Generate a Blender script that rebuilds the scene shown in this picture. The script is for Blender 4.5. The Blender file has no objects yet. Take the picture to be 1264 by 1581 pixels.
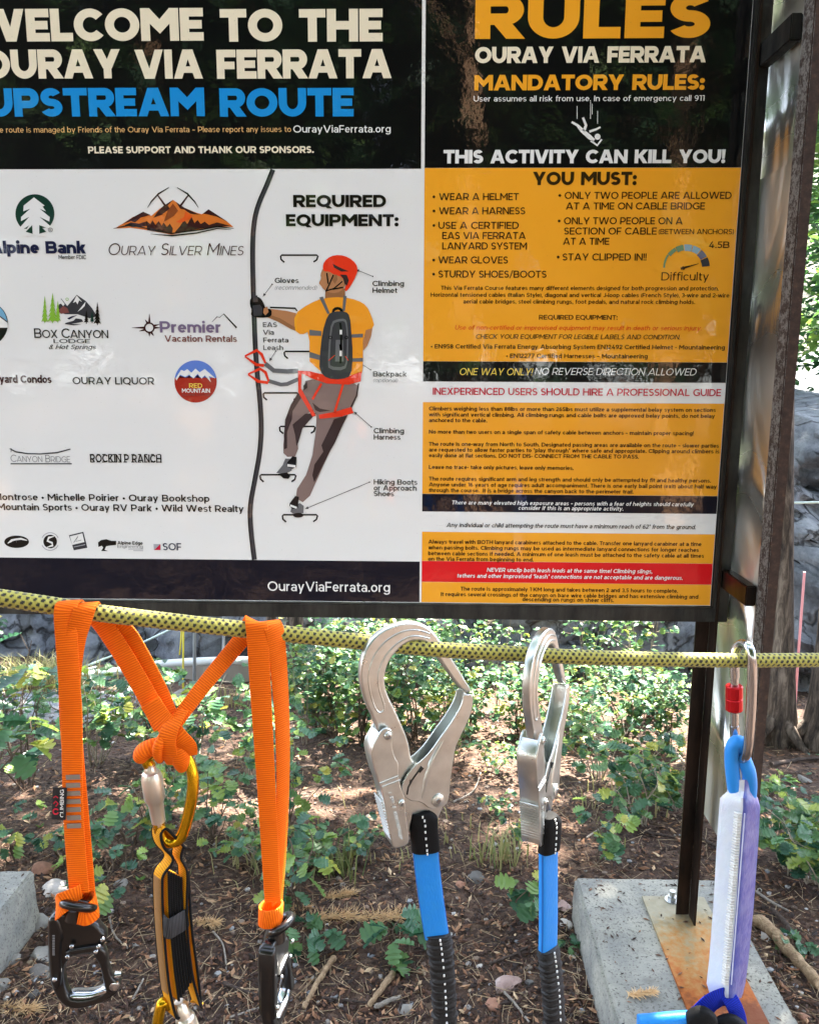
import bpy, bmesh, math, random
from mathutils import Vector, Matrix, noise
sc = bpy.context.scene
COL = sc.collection
PI = math.pi
# ------------------------------------------------------------------ camera
F, CX, CY = 1265.0, 632.0, 790.5
CAMH = 1.6
PITCH, YAW, ROLL = math.radians(10.1), math.radians(1.35), math.radians(0.25)
fw = Vector((-math.sin(YAW)*math.cos(PITCH), math.cos(YAW)*math.cos(PITCH), -math.sin(PITCH)))
_rt = Vector((math.cos(YAW), math.sin(YAW), 0)); _up = _rt.cross(fw)
rt = _rt*math.cos(ROLL)+_up*math.sin(ROLL); up = -_rt*math.sin(ROLL)+_up*math.cos(ROLL)
cam = bpy.data.cameras.new('camera'); camo = bpy.data.objects.new('camera', cam); COL.objects.link(camo)
camo.matrix_world = Matrix(((rt.x, up.x, -fw.x, 0), (rt.y, up.y, -fw.y, 0), (rt.z, up.z, -fw.z, CAMH), (0, 0, 0, 1)))
cam.sensor_fit = 'VERTICAL'; cam.sensor_height = 36.0; cam.lens = 36.0*F/1581.0
cam.clip_start = 0.02; cam.clip_end = 500
sc.camera = camo
# ------------------------------------------------------------------ sky and sun
SUN_EL, SUN_AZ = math.radians(55), math.radians(28)
world = bpy.data.worlds.new('World'); sc.world = world; world.use_nodes = True
wn = world.node_tree
sky = wn.nodes.new('ShaderNodeTexSky'); sky.sky_type = 'NISHITA'; sky.sun_disc = False
sky.sun_elevation = SUN_EL; sky.sun_rotation = SUN_AZ; sky.altitude = 2400
sky.air_density = 0.8; sky.dust_density = 3.0; sky.ozone_density = 0.6
hs = wn.nodes.new('ShaderNodeHueSaturation'); hs.inputs['Saturation'].default_value = .5
wn.links.new(sky.outputs[0], hs.inputs['Color']); wn.links.new(hs.outputs[0], wn.nodes['Background'].inputs[0]); wn.nodes['Background'].inputs[1].default_value = 0.15
sl = bpy.data.lights.new('sun', 'SUN'); sl.energy = 4.6; sl.angle = math.radians(0.5); sl.color = (1.0, 0.93, 0.82)
so = bpy.data.objects.new('sun', sl); COL.objects.link(so)
SUND = Vector((math.sin(SUN_AZ)*math.cos(SUN_EL), math.cos(SUN_AZ)*math.cos(SUN_EL), math.sin(SUN_EL)))
so.rotation_euler = SUND.to_track_quat('Z', 'Y').to_euler()
sc.view_settings.view_transform = 'Standard'; sc.view_settings.look = 'None'
sc.view_settings.exposure = 3.75; sc.view_settings.gamma = 1.0
sc.cycles.max_bounces = 8; sc.cycles.transparent_max_bounces = 8
# ------------------------------------------------------------------ pixel helpers
def ray(x, y): return fw+rt*((x-CX)/F)-up*((y-CY)/F)
O = Vector((0, 0, CAMH))
def onY(x, y, Y): d = ray(x, y); return O+d*(Y/d.y)
def onZ(x, y, Z): d = ray(x, y); return O+d*((Z-CAMH)/d.z)
def onX(x, y, X): d = ray(x, y); return O+d*(X/d.x)
def Yr(x): return 0.67+0.19*x/1264.0          # how far off the rope hangs, left to right
def Gr(x, y, off=0.0): return onY(x, y, Yr(x)+off)
# ------------------------------------------------------------------ objects
def tag(o, label=None, cat=None, group=None, kind=None):
    if label: o['label'] = label
    if cat: o['category'] = cat
    if group: o['group'] = group
    if kind: o['kind'] = kind
    return o
def thing(name, label, cat, loc=(0, 0, 0), group=None):
    o = bpy.data.objects.new(name, None); COL.objects.link(o); o.location = loc; o.empty_display_size = .05
    return tag(o, label, cat, group)
def origin(o):
    v = Vector(o.location)
    while o.parent: o = o.parent; v += Vector(o.location)
    return v
class MB:
    def __init__(s): s.v = []; s.f = []; s.m = []; s.uv = {}; s.tint = None; s.c = []
    def add(s, vs, fs, mi=0, tint=None):
        b = len(s.v); s.v += [Vector(v) for v in vs]
        for f in fs: s.f.append([b+i for i in f]); s.m.append(mi)
        if tint is not None or s.c:
            s.c += [1.0]*(b-len(s.c)); s.c += [tint if tint is not None else 1.0]*len(vs)
        return b
    def box(s, a, b, mi=0):
        x0, y0, z0 = a; x1, y1, z1 = b
        s.add([(x0,y0,z0),(x1,y0,z0),(x1,y1,z0),(x0,y1,z0),(x0,y0,z1),(x1,y0,z1),(x1,y1,z1),(x0,y1,z1)],
              [(0,3,2,1),(4,5,6,7),(0,1,5,4),(1,2,6,5),(2,3,7,6),(3,0,4,7)], mi)
    def tube(s, pts, r, n=12, closed=False, mi=0, caps=True, flat=None, uvlen=None):
        """swept tube, r number or list; flat=(axis Vector, ratio) squeezes it"""
        pts = [Vector(p) for p in pts]; N = len(pts); rr = r if isinstance(r, (list, tuple)) else [r]*N
        T = []
        for i in range(N):
            a = pts[(i-1) % N] if (closed or i > 0) else pts[i]; b = pts[(i+1) % N] if (closed or i < N-1) else pts[i]
            T.append((b-a).normalized() if (b-a).length > 1e-9 else Vector((0, 0, 1)))
        ref = Vector((0, 0, 1)) if abs(T[0].z) < .9 else Vector((1, 0, 0))
        u = (ref-T[0]*ref.dot(T[0])).normalized(); vs = []
        L = 0; base = len(s.v); ls = []
        for i in range(N):
            if i: u = (u-T[i]*u.dot(T[i])).normalized(); L += (pts[i]-pts[i-1]).length
            w = T[i].cross(u); ls.append(L)
            for k in range(n):
                a = 2*PI*k/n; vs.append(pts[i]+(u*math.cos(a)+w*math.sin(a))*rr[i])
        fs = []
        for i in range(N if closed else N-1):
            j = (i+1) % N
            for k in range(n):
                k2 = (k+1) % n; fs.append((i*n+k, j*n+k, j*n+k2, i*n+k2))
        if caps and not closed: fs += [tuple(range(n-1, -1, -1)), tuple((N-1)*n+k for k in range(n))]
        f0 = len(s.f); s.add(vs, fs, mi)
        for i in range(N if closed else N-1):
            for k in range(n):
                l0 = ls[i]; l1 = ls[i+1] if i+1 < N else L+(pts[0]-pts[-1]).length
                s.uv[f0+i*n+k] = [(l0, k/n), (l1, k/n), (l1, (k+1)/n), (l0, (k+1)/n)]
    def ribbon(s, pts, wd, width, th=0.0016, mi=0, closed=False):
        """flat webbing: pts along it, wd = width direction(s)"""
        pts = [Vector(p) for p in pts]; N = len(pts)
        W = wd if isinstance(wd, list) else [wd]*N; wv = width if isinstance(width, (list, tuple)) else [width]*N
        vs = []; L = 0; ls = []
        for i in range(N):
            a = pts[(i-1) % N] if (closed or i) else pts[i]; b = pts[(i+1) % N] if (closed or i < N-1) else pts[i]
            t = (b-a).normalized(); w = Vector(W[i]); w = (w-t*w.dot(t)).normalized(); nn = t.cross(w)
            h = wv[i]/2; e = th/2
            if i: L += (pts[i]-pts[i-1]).length
            ls.append(L)
            for (x, y) in ((-h, -e*.4), (-h*.93, -e), (h*.93, -e), (h, -e*.4), (h, e*.4), (h*.93, e), (-h*.93, e), (-h, e*.4)):
                vs.append(pts[i]+w*x+nn*y)
        fs = []; uvs = []
        vv = (0, .04, .96, 1, 1, .96, .04, 0)
        M = N if closed else N-1
        for i in range(M):
            j = (i+1) % N; l1 = ls[j] if j else L+(pts[0]-pts[-1]).length
            for k in range(8):
                k2 = (k+1) % 8; fs.append((i*8+k, j*8+k, j*8+k2, i*8+k2))
                uvs.append([(ls[i], vv[k]), (l1, vv[k]), (l1, vv[k2]), (ls[i], vv[k2])])
        if not closed: fs += [tuple(range(7, -1, -1)), tuple((N-1)*8+k for k in range(8))]; uvs += [[(0, 0)]*8]*2
        f0 = len(s.f); s.add(vs, fs, mi)
        for i, u in enumerate(uvs): s.uv[f0+i] = u
    def build(s, name, mats, parent=None, smooth=True, angle=40):
        me = bpy.data.meshes.new(name)
        base = origin(parent) if parent else Vector((0, 0, 0))
        me.from_pydata([v-base for v in s.v], [], s.f)
        for m in (mats if isinstance(mats, (list, tuple)) else [mats]): me.materials.append(m)
        me.polygons.foreach_set('material_index', s.m)
        if s.uv:
            ul = me.uv_layers.new(name='UVMap')
            for i, u in s.uv.items():
                p = me.polygons[i]
                for k, li in enumerate(p.loop_indices): ul.data[li].uv = u[k % len(u)]
        if s.c:
            s.c += [1.0]*(len(s.v)-len(s.c))
            at = me.attributes.new('tint', 'FLOAT', 'POINT'); at.data.foreach_set('value', s.c)
        if smooth:
            me.polygons.foreach_set('use_smooth', [True]*len(me.polygons))
            if angle < 180: me.set_sharp_from_angle(angle=math.radians(angle))
        me.update()
        o = bpy.data.objects.new(name, me); COL.objects.link(o)
        if parent: o.parent = parent
        return o
def put(me, name, mats, parent=None, M=None):
    """link a ready mesh, M = world matrix for its vertices"""
    if M is not None: me.transform(M)
    if parent: me.transform(Matrix.Translation(-origin(parent)))
    me.materials.clear()
    for m in (mats if isinstance(mats, (list, tuple)) else [mats]): me.materials.append(m)
    o = bpy.data.objects.new(name, me); COL.objects.link(o)
    if parent: o.parent = parent
    return o
def smooth_poly(pts, it=2, closed=True):
    for _ in range(it):
        q = []; n = len(pts)
        for i in range(n if closed else n-1):
            a = pts[i]; b = pts[(i+1) % n]
            q.append((a[0]*.75+b[0]*.25, a[1]*.75+b[1]*.25)); q.append((a[0]*.25+b[0]*.75, a[1]*.25+b[1]*.75))
        if not closed: q = [pts[0]]+q+[pts[-1]]
        pts = q
    return pts
def plate_mesh(outlines, th, bevel=0.0008, res=1):
    """flat plate in local x (right) / z (up), thickness th along y; outlines[0] outer, the rest holes"""
    cu = bpy.data.curves.new('plate', 'CURVE'); cu.dimensions = '2D'; cu.fill_mode = 'BOTH'
    cu.extrude = max(th/2-bevel, 1e-5); cu.bevel_depth = bevel; cu.bevel_resolution = res; cu.offset = -bevel
    for pts in outlines:
        sp = cu.splines.new('POLY'); sp.points.add(len(pts)-1); sp.use_cyclic_u = True
        for p, q in zip(sp.points, pts): p.co = (q[0], q[1], 0, 1)
    o = bpy.data.objects.new('plate', cu); COL.objects.link(o)
    dg = bpy.context.evaluated_depsgraph_get(); me = bpy.data.meshes.new_from_object(o.evaluated_get(dg))
    bpy.data.objects.remove(o); bpy.data.curves.remove(cu)
    me.transform(Matrix(((1, 0, 0, 0), (0, 0, -1, 0), (0, 1, 0, 0), (0, 0, 0, 1))))
    me.polygons.foreach_set('use_smooth', [True]*len(me.polygons)); me.set_sharp_from_angle(angle=math.radians(35))
    return me
def catmull(pts, n=8, closed=False):
    pts = [Vector(p) for p in pts]; N = len(pts); out = []
    for i in range(N if closed else N-1):
        g = lambda k: pts[k % N] if closed else pts[max(0, min(N-1, k))]
        p0, p1, p2, p3 = g(i-1), g(i), g(i+1), g(i+2)
        for k in range(n):
            t = k/n; out.append(.5*((2*p1)+(p2-p0)*t+(2*p0-5*p1+4*p2-p3)*t*t+(3*p1-p0-3*p2+p3)*t**3))
    if not closed: out.append(pts[-1])
    return out
# ------------------------------------------------------------------ materials
def lin(h):
    if isinstance(h, str): c = [int(h[i:i+2], 16)/255 for i in (0, 2, 4)]
    else: c = h; return tuple(c)+(1,)
    return tuple(x/12.92 if x <= .04045 else ((x+.055)/1.055)**2.4 for x in c)+(1,)
class Mat:
    def __init__(s, name, col=(.5, .5, .5), rough=.5, metal=0.0, **kw):
        s.m = bpy.data.materials.new(name); s.m.use_nodes = True; s.t = s.m.node_tree; s.b = s.t.nodes['Principled BSDF']
        s.b.inputs['Base Color'].default_value = lin(col); s.b.inputs['Roughness'].default_value = rough; s.b.inputs['Metallic'].default_value = metal
        for k, v in kw.items(): s.b.inputs[k.replace('_', ' ')].default_value = v
    def n(s, t, **kw):
        nd = s.t.nodes.new('ShaderNode'+t)
        for k, v in kw.items():
            if k in nd.inputs: nd.inputs[k].default_value = v
            else: setattr(nd, k, v)
        return nd
    def l(s, a, b): s.t.links.new(a, b)
    def coord(s, kind='Object', scale=(1, 1, 1)):
        tc = s.n('TexCoord'); mp = s.n('Mapping'); mp.inputs['Scale'].default_value = scale
        s.l(tc.outputs[kind], mp.inputs[0]); return mp.outputs[0]
    def noise(s, scale, detail=4, rough=.55, co=None, dist=0):
        nd = s.n('TexNoise'); nd.inputs['Scale'].default_value = scale; nd.inputs['Detail'].default_value = detail
        nd.inputs['Roughness'].default_value = rough; nd.inputs['Distortion'].default_value = dist
        s.l(co if co is not None else s.coord(), nd.inputs['Vector']); return nd.outputs[0]
    def ramp(s, fac, stops):
        r = s.n('ValToRGB'); e = r.color_ramp.elements
        while len(e) < len(stops): e.new(.5)
        for x, (p, c) in zip(e, stops): x.position = p; x.color = lin(c) if not isinstance(c, (int, float)) else (c, c, c, 1)
        s.l(fac, r.inputs[0]); return r.outputs[0]
    def mix(s, fac, a, b, mode='MIX'):
        m = s.n('Mix', data_type='RGBA', blend_type=mode)
        for sock, v in ((m.inputs[0], fac), (m.inputs[6], a), (m.inputs[7], b)):
            if hasattr(v, 'is_output'): s.l(v, sock)
            elif isinstance(v, (int, float)): sock.default_value = v if sock.type == 'VALUE' else (v, v, v, 1)
            else: sock.default_value = lin(v)
        return m.outputs[2]
    def math(s, op, a, b=0.0, c=None):
        m = s.n('Math', operation=op)
        for i, v in enumerate((a, b) if c is None else (a, b, c)):
            if hasattr(v, 'is_output'): s.l(v, m.inputs[i])
            else: m.inputs[i].default_value = v
        return m.outputs[0]
    def bump(s, h, strength=.3, dist=.002):
        b = s.n('Bump'); b.inputs['Strength'].default_value = strength; b.inputs['Distance'].default_value = dist
        s.l(h, b.inputs['Height']); s.l(b.outputs[0], s.b.inputs['Normal']); return b
    def set(s, name, v): s.l(v, s.b.inputs[name]); return s
# ------------------------------------------------------------------ lettering: plain geometric capitals and small letters cut as flat shapes
class Glyphs:
    """every glyph is a list of convex strips in units of the cap height; w = stem weight"""
    def __init__(s, w, seg=10, wide=1.0): s.w = w; s.h = w*.88; s.seg = seg; s.cache = {}; s.wide = wide
    def R(s, x0, y0, x1, y1): s.p.append([[(x0, y0), (x1, y0), (x1, y1), (x0, y1)]])
    def P(s, *pts): s.p.append([list(pts)])
    def D(s, x0, y0, x1, y1, k=1.0):
        """slanted stem with level ends; x0/x1 are centre positions"""
        dx, dy = x1-x0, y1-y0; hw = s.w*k*.5*math.hypot(dx, dy)/abs(dy)
        s.P((x0-hw, y0), (x0+hw, y0), (x1+hw, y1), (x1-hw, y1))
    def E(s, cx, cy, rx, ry, a0, a1, wx=None, wy=None):
        wx = s.w if wx is None else wx; wy = s.h if wy is None else wy
        n = max(3, int(s.seg*abs(a1-a0)/90)); q = []
        for i in range(n):
            t0 = math.radians(a0+(a1-a0)*i/n); t1 = math.radians(a0+(a1-a0)*(i+1)/n)
            f = lambda t, ox, oy: (cx+(rx-ox)*math.cos(t), cy+(ry-oy)*math.sin(t))
            q.append([f(t0, 0, 0), f(t1, 0, 0), f(t1, wx, wy), f(t0, wx, wy)])
        s.p.append(q)
    def dot(s, cx, cy, r):
        s.p.append([[(cx+r*math.cos(2*PI*i/12), cy+r*math.sin(2*PI*i/12)) for i in range(12)]])
    def bowl(s, x0, x1, y0, y1, side):
        """half stadium closed on the stem side"""
        ry = (y1-y0)/2; rx = min(ry*1.02, (x1-x0)*.8)
        if side > 0:
            cx = x1-rx; s.R(x0, y1-s.h, cx, y1); s.R(x0, y0, cx, y0+s.h); s.E(cx, (y0+y1)/2, rx, ry, -90, 90)
    def get(s, ch):
        if ch in s.cache: return s.cache[ch]
        s.p = []; w, h = s.w, s.h; x = .74; R, D, E, P = s.R, s.D, s.E, s.P
        W = None
        if ch == ' ': W = .36 if w < .25 else .48
        elif ch == 'A':
            W = .95+w*.6; D(w*.56, 0, W/2-w*.12, 1); D(W-w*.56, 0, W/2+w*.12, 1); y0 = .20; R(W*.25, y0, W*.75, y0+h*.85)
        elif ch == 'B': W = .68+w; R(0, 0, w, 1); s.bowl(w, W-.04, .5-h*.5, 1, 1); s.bowl(w, W, 0, .5+h*.5, 1)
        elif ch == 'C': W = .84+w*.45; E(.54, .5, .54, .5, 40, 320)
        elif ch == 'D': W = .82+w*.6; R(0, 0, w, 1); s.bowl(w, W, 0, 1, 1)
        elif ch == 'E': W = .58+w*.6; R(0, 0, w, 1); R(w, 1-h, W, 1); R(w, .5-h/2, W-.05, .5+h/2); R(w, 0, W, h)
        elif ch == 'F': W = .56+w*.6; R(0, 0, w, 1); R(w, 1-h, W, 1); R(w, .46-h/2, W-.05, .46+h/2)
        elif ch == 'G': W = .90+w*.45; E(.54, .5, .54, .5, 42, 310); R(W-w, .10, W, .52); R(.58, .52-h*.9, W-w, .52)
        elif ch == 'H': W = .72+w; R(0, 0, w, 1); R(W-w, 0, W, 1); R(w, .5-h/2, W-w, .5+h/2)
        elif ch == 'I': W = w; R(0, 0, w, 1)
        elif ch == 'J': W = .45+w; R(W-w, .3, W, 1); E(W/2, .3, W/2, .3, 180+25, 360)
        elif ch == 'K': W = .74+w*.9; R(0, 0, w, 1); D(w*.9, .38, W-w*.62, 1); D(w*1.25+.08, .55, W-w*.6, 0)
        elif ch == 'L': W = .54+w*.6; R(0, 0, w, 1); R(w, 0, W, h)
        elif ch == 'M':
            W = .88+w*1.2; R(0, 0, w, 1); R(W-w, 0, W, 1); P((w, 1), (w, 1-w*1.6), (W/2, .22), (W/2, .22+w*1.5)); P((W-w, 1), (W/2, .22+w*1.5), (W/2, .22), (W-w, 1-w*1.6))
        elif ch == 'N': W = .74+w; R(0, 0, w, 1); R(W-w, 0, W, 1); P((w, 1), (w, 1-w*1.45), (W-w, 0), (W-w, w*1.45))
        elif ch == 'O': W = 1.02+w*.35; E(W/2, .5, W/2, .5, 0, 360)
        elif ch == 'Q': W = 1.02+w*.35; E(W/2, .5, W/2, .5, 0, 360); D(W*.62, .2, W*.9, -.1)
        elif ch == 'P': W = .68+w*.8; R(0, 0, w, 1); s.bowl(w, W, .30, 1, 1)
        elif ch == 'R': W = .70+w*.8; R(0, 0, w, 1); s.bowl(w, W, .32, 1, 1); D(W*.56, .36, W-w*.50, 0)
        elif ch in 'Ss':
            W = .62+w*.6; H = 1.0; a = .25+h/4
            E(W/2, 1-a, W/2-.02, a, 28, 270); E(W/2, a, W/2, a, 90, -152)
        elif ch == 'T': W = .66+w*.7; R(0, 1-h, W, 1); R(W/2-w/2, 0, W/2+w/2, 1-h)
        elif ch == 'U': W = .70+w; r = W/2; R(0, r, w, 1); R(W-w, r, W, 1); E(r, r, r, r, 180, 360)
        elif ch == 'V': W = .90+w*.7; D(w*.56, 1, W/2-w*.1, 0); D(W-w*.56, 1, W/2+w*.1, 0)
        elif ch == 'W':
            W = 1.30+w*1.3; q = W/4; D(w*.54, 1, q+w*.12, 0); D(W/2-w*.1, 1, q+w*.22, 0); D(W/2+w*.1, 1, W-q-w*.22, 0); D(W-w*.54, 1, W-q-w*.12, 0)
        elif ch == 'X': W = .78+w*.8; D(w*.6, 0, W-w*.62, 1); D(w*.62, 1, W-w*.6, 0)
        elif ch == 'Y': W = .80+w*.8; R(W/2-w/2, 0, W/2+w/2, .42); D(w*.6, 1, W/2, .34); D(W-w*.6, 1, W/2, .34)
        elif ch == 'Z': W = .66+w*.6; R(0, 1-h, W, 1); R(0, 0, W, h); D(w*.66, h, W-w*.66, 1-h)
        elif ch == 'a':
            W = .50+w*.8; E(W/2, .47, W/2, x-.47, 0, 155); R(W-w, 0, W, .47); E(W/2-.01, .215, W/2-.01, .215+.012, 0, 360, w, h*.85)
        elif ch in 'bdpq':
            W = .60+w*.6; r = W/2; E(r, x/2, r, x/2, 0, 360)
            y0, y1 = {'b': (0, 1.04), 'd': (0, 1.04), 'p': (-.26, x), 'q': (-.26, x)}[ch]
            if ch in 'bp': R(0, y0, w, y1)
            else: R(W-w, y0, W, y1)
        elif ch == 'c': W = .56+w*.45; E(.34, x/2, .34, x/2, 42, 318)
        elif ch == 'e': W = .58+w*.55; r = W/2; E(r, x/2, r, x/2, 0, 318); R(w*.6, x/2-h*.42, W-.012, x/2+h*.42)
        elif ch == 'f': W = .30+w*.6; R(.09, 0, .09+w, .8); E(.09+.27, .8, .27, .25, 180, 75); R(0, x-h, W+.03, x)
        elif ch == 'g': W = .60+w*.6; r = W/2; E(r, x/2+.01, r, x/2-.01, 0, 360); R(W-w, -.02, W, x); E(r, -.02, r, .26, 200, 360)
        elif ch == 'h': W = .52+w; r = W/2; R(0, 0, w, 1.04); E(r, x-r, r, r, 0, 150); R(W-w, 0, W, x-r)
        elif ch == 'n': W = .52+w; r = W/2; R(0, 0, w, x); E(r, x-r, r, r, 0, 150); R(W-w, 0, W, x-r)
        elif ch == 'm':
            W = .92+w; c = W/2; R(0, 0, w, x); r = (c+w/2)/2
            E(r, x-r, r, r, 0, 150); R(c-w/2, 0, c+w/2, x-r); E(W-r, x-r, r, r, 0, 150); R(W-w, 0, W, x-r)
        elif ch == 'i': W = w; R(0, 0, w, x); s.dot(w/2, .93, max(w*.58, .08))
        elif ch == 'j': W = w+.1; R(.1, -.05, .1+w, x); s.dot(.1+w/2, .93, max(w*.58, .08)); E(-.06, -.05, .16+w, .2, 270, 360)
        elif ch == 'k': W = .54+w*.8; R(0, 0, w, 1.04); D(w*.9, .26, W-w*.62, x); D(w*1.2+.05, .40, W-w*.6, 0)
        elif ch == 'l': W = w; R(0, 0, w, 1.04)
        elif ch == 'o': W = .64+w*.4; E(W/2, x/2, W/2, x/2, 0, 360)
        elif ch == 'r': W = .28+w*.8; R(0, 0, w, x); E(w*.6+.24, x-.26, .24+w*.5, .26, 175, 82)
        elif ch == 't': W = .30+w*.6; R(.09, .2, .09+w, .93); E(.09+.22, .2, .22, .2, 180, 300); R(0, x-h, W+.02, x)
        elif ch == 'u': W = .52+w; r = W/2; R(W-w, 0, W, x); E(r, r, r, r, 200, 360); R(0, r*.85, w, x)
        elif ch == 'v': W = .58+w*.7; D(w*.54, x, W/2-w*.08, 0); D(W-w*.54, x, W/2+w*.08, 0)
        elif ch == 'w':
            W = .88+w*1.1; q = W/4; D(w*.54, x, q+w*.1, 0); D(W/2-w*.06, x, q+w*.2, 0); D(W/2+w*.06, x, W-q-w*.2, 0); D(W-w*.54, x, W-q-w*.1, 0)
        elif ch == 'x': W = .54+w*.7; D(w*.6, 0, W-w*.62, x); D(w*.62, x, W-w*.6, 0)
        elif ch == 'y': W = .58+w*.7; D(w*.54, x, W/2-w*.05, 0); D(W-w*.54, x, W/2-.13, -.26)
        elif ch == 'z': W = .48+w*.5; R(0, x-h, W, x); R(0, 0, W, h); D(w*.6, h, W-w*.6, x-h)
        elif ch == '0': W = .64+w*.6; E(W/2, .5, W/2, .5, 0, 360)
        elif ch == '1': W = .22+w; R(W-w, 0, W, 1); R(0, 1-h, W-w, 1)
        elif ch == '2':
            W = .56+w*.5; E(W/2, .70, W/2, .30, -20, 165); P((0, 0), (W*.10, h), (W-w*.15, .62), (W-w*1.0, .52), (0, h)); s.p.pop(); D(w*.62, h, W-w*.68, .56); R(0, 0, W, h)
        elif ch == '3': W = .56+w*.5; a = .25+h/4; E(W/2, 1-a, W/2-.02, a, -90, 160); E(W/2, a, W/2, a, -155, 90)
        elif ch == '4': W = .66+w*.6; D(w*.7, .28, W*.62, 1, .95); R(.02, .2, W, .2+h); R(W*.6, 0, W*.6+w, .56)
        elif ch == '5': W = .56+w*.5; R(.07, 1-h, W-.04, 1); R(.07, .5, .07+w*.9, 1-h); E(W/2-.02, .32, W/2+.02, .32, -150, 115)
        elif ch == '6': W = .60+w*.5; E(W/2, .32, W/2, .32, 0, 360); E(W*.62, .5, W*.62, .5, 75, 190)
        elif ch == '7': W = .58+w*.5; R(0, 1-h, W, 1); D(w*.9+.05, 0, W-w*.55, 1-h)
        elif ch == '8': W = .58+w*.5; a = .25+h/4; E(W/2, 1-a, W/2-.03, a, 0, 360); E(W/2, a, W/2, a, 0, 360)
        elif ch == '9': W = .60+w*.5; E(W/2, .68, W/2, .32, 0, 360); E(W*.38, .5, W*.62, .5, -105, 10)
        elif ch in '.:': 
            W = max(w*1.1, .12); s.dot(W/2, W*.5, W*.55)
            if ch == ':': s.dot(W/2, x-W*.5, W*.55)
        elif ch == ',': W = max(w, .12); s.dot(W/2, W*.5, W*.55); P((W*.3, 0), (W, W*.3), (W*.55, -.2), (W*.2, -.2))
        elif ch == '!': W = max(w, .13); s.dot(W/2, W*.5, W*.55); P((W*.15, .32), (W*.85, .32), (W, 1), (0, 1))
        elif ch == '-': W = .32; R(0, .33, W, .33+h)
        elif ch == '–': W = .5; R(0, .33, W, .33+h)
        elif ch == '/': W = .5; D(.04, -.08, .46, 1.06, .8)
        elif ch == '(': W = .22; E(.5, .42, .5, .68, 130, 230, w*.8, w*.8)
        elif ch == ')': W = .22; E(-.28, .42, .5, .68, -50, 50, w*.8, w*.8)
        elif ch == '•': W = .32; s.dot(.16, .40, .17)
        elif ch == '"': W = .3; R(.02, .68, .02+w*.7, 1); R(.3-w*.7, .68, .3, 1)
        elif ch == '&': W = .72; E(.34, .75, .22, .25, 0, 360, w*.8, w*.8); E(.30, .27, .30, .27, 60, 330, w*.9, w*.9); D(.24, .72, .70, 0, .9)
        else: W = .4; R(0, 0, .4, .1)
        if ch == 's': s.p = [[[(a*.80, b*x) for a, b in q] for q in st] for st in s.p]; W *= .80
        s.cache[ch] = (s.p, W); return s.cache[ch]
GL = {}
def glyphs(w, seg, wide=1.0):
    k = (round(w, 3), seg)
    if k not in GL: GL[k] = Glyphs(w, seg)
    return GL[k]
def word(s, w, seg=8, gap=None, slant=0.0, caps=None):
    """-> strips (list of polygons with an offset level), width; small capitals where caps is a ratio"""
    g = glyphs(w, seg); gap = (.155-.28*w) if gap is None else gap; out = []; xx = 0
    for i, ch in enumerate(s):
        k = 1.0
        if caps and ch.islower(): ch = ch.upper(); k = caps
        strips, W = g.get(ch)
        for lv, st in enumerate(strips):
            for q in st: out.append((lv, [(xx+a*k+b*k*slant, b*k) for a, b in q]))
        xx += W*k+gap*(1.0 if k == 1 else .9)
        if ch == ' ': xx -= gap*.5
    return out, xx-gap
# ------------------------------------------------------------------ printed sign: inks are thin sheets on the panel
SY = 2.0
def ink(name, col, rough=.28, wave=True, coat=1.0):
    m = Mat(name, col, rough, Coat_Weight=coat, Coat_Roughness=.03)
    m.b.inputs['Specular IOR Level'].default_value = .1; m.b.inputs['Coat IOR'].default_value = 1.39
    if wave:   # the laminate is never quite flat
        co = m.coord()
        h = m.math('ADD', m.math('MULTIPLY', m.noise(9, 3, co=co), 1.0), m.math('MULTIPLY', m.noise(95, 2, co=co), .10))
        b = m.n('Bump'); b.inputs['Strength'].default_value = .38; b.inputs['Distance'].default_value = .0022
        m.l(h, b.inputs['Height']); m.l(b.outputs[0], m.b.inputs['Normal']); m.l(b.outputs[0], m.b.inputs['Coat Normal'])
        c = lin(col); dk = tuple(x*.72+.01 for x in c[:3]); sp = m.ramp(m.noise(260, 2, .5, co), [(.70, 0), (.76, 1)]); mx = m.n('Mix', data_type='RGBA'); m.l(sp, mx.inputs[0]); mx.inputs[6].default_value = c; mx.inputs[7].default_value = dk+(1,); m.l(mx.outputs[2], m.b.inputs['Base Color'])
    return m.m
C_ = {k: ink('ink_'+k, v) for k, v in dict(white='e9e9e6', black='0b0b0d', cream='f0e4c8', blue='1c8fd8', peach='e9b878', amber='f4a729', text='17140f', brownblack='33240c', navy='1d2140', red='dd1a1f', crimson='c5163a', orange='e2581c', gold='f3d35b', grey='6a6a6c', lightgrey='a9a9ae', darkgrey='3a3a3e', helmet='e8381c', skin='b98157', skinshade='9a6a45', shirt='f5a02a', trousers='85706a', trouserdark='3a2b2a', pine='16392d', mint='86b73b', copper='d9752c', copperdark='8a3f18', mauve='7a6a86', rust='7d4a45', maroon='3a1a1a', sky='5b7fd0', skylight='6fa9c8', redball='a8281c', tan='c9a36a', greygreen='6f8f6a', paleblue='8aa5bb', violet='66607f', footer='0b0d1c').items()}
kiosk = thing('information_kiosk', 'steel framed notice kiosk with white and amber climbing sign and swirled metal side sheet', 'information sign', (0.72, 2.05, .131))
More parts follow.
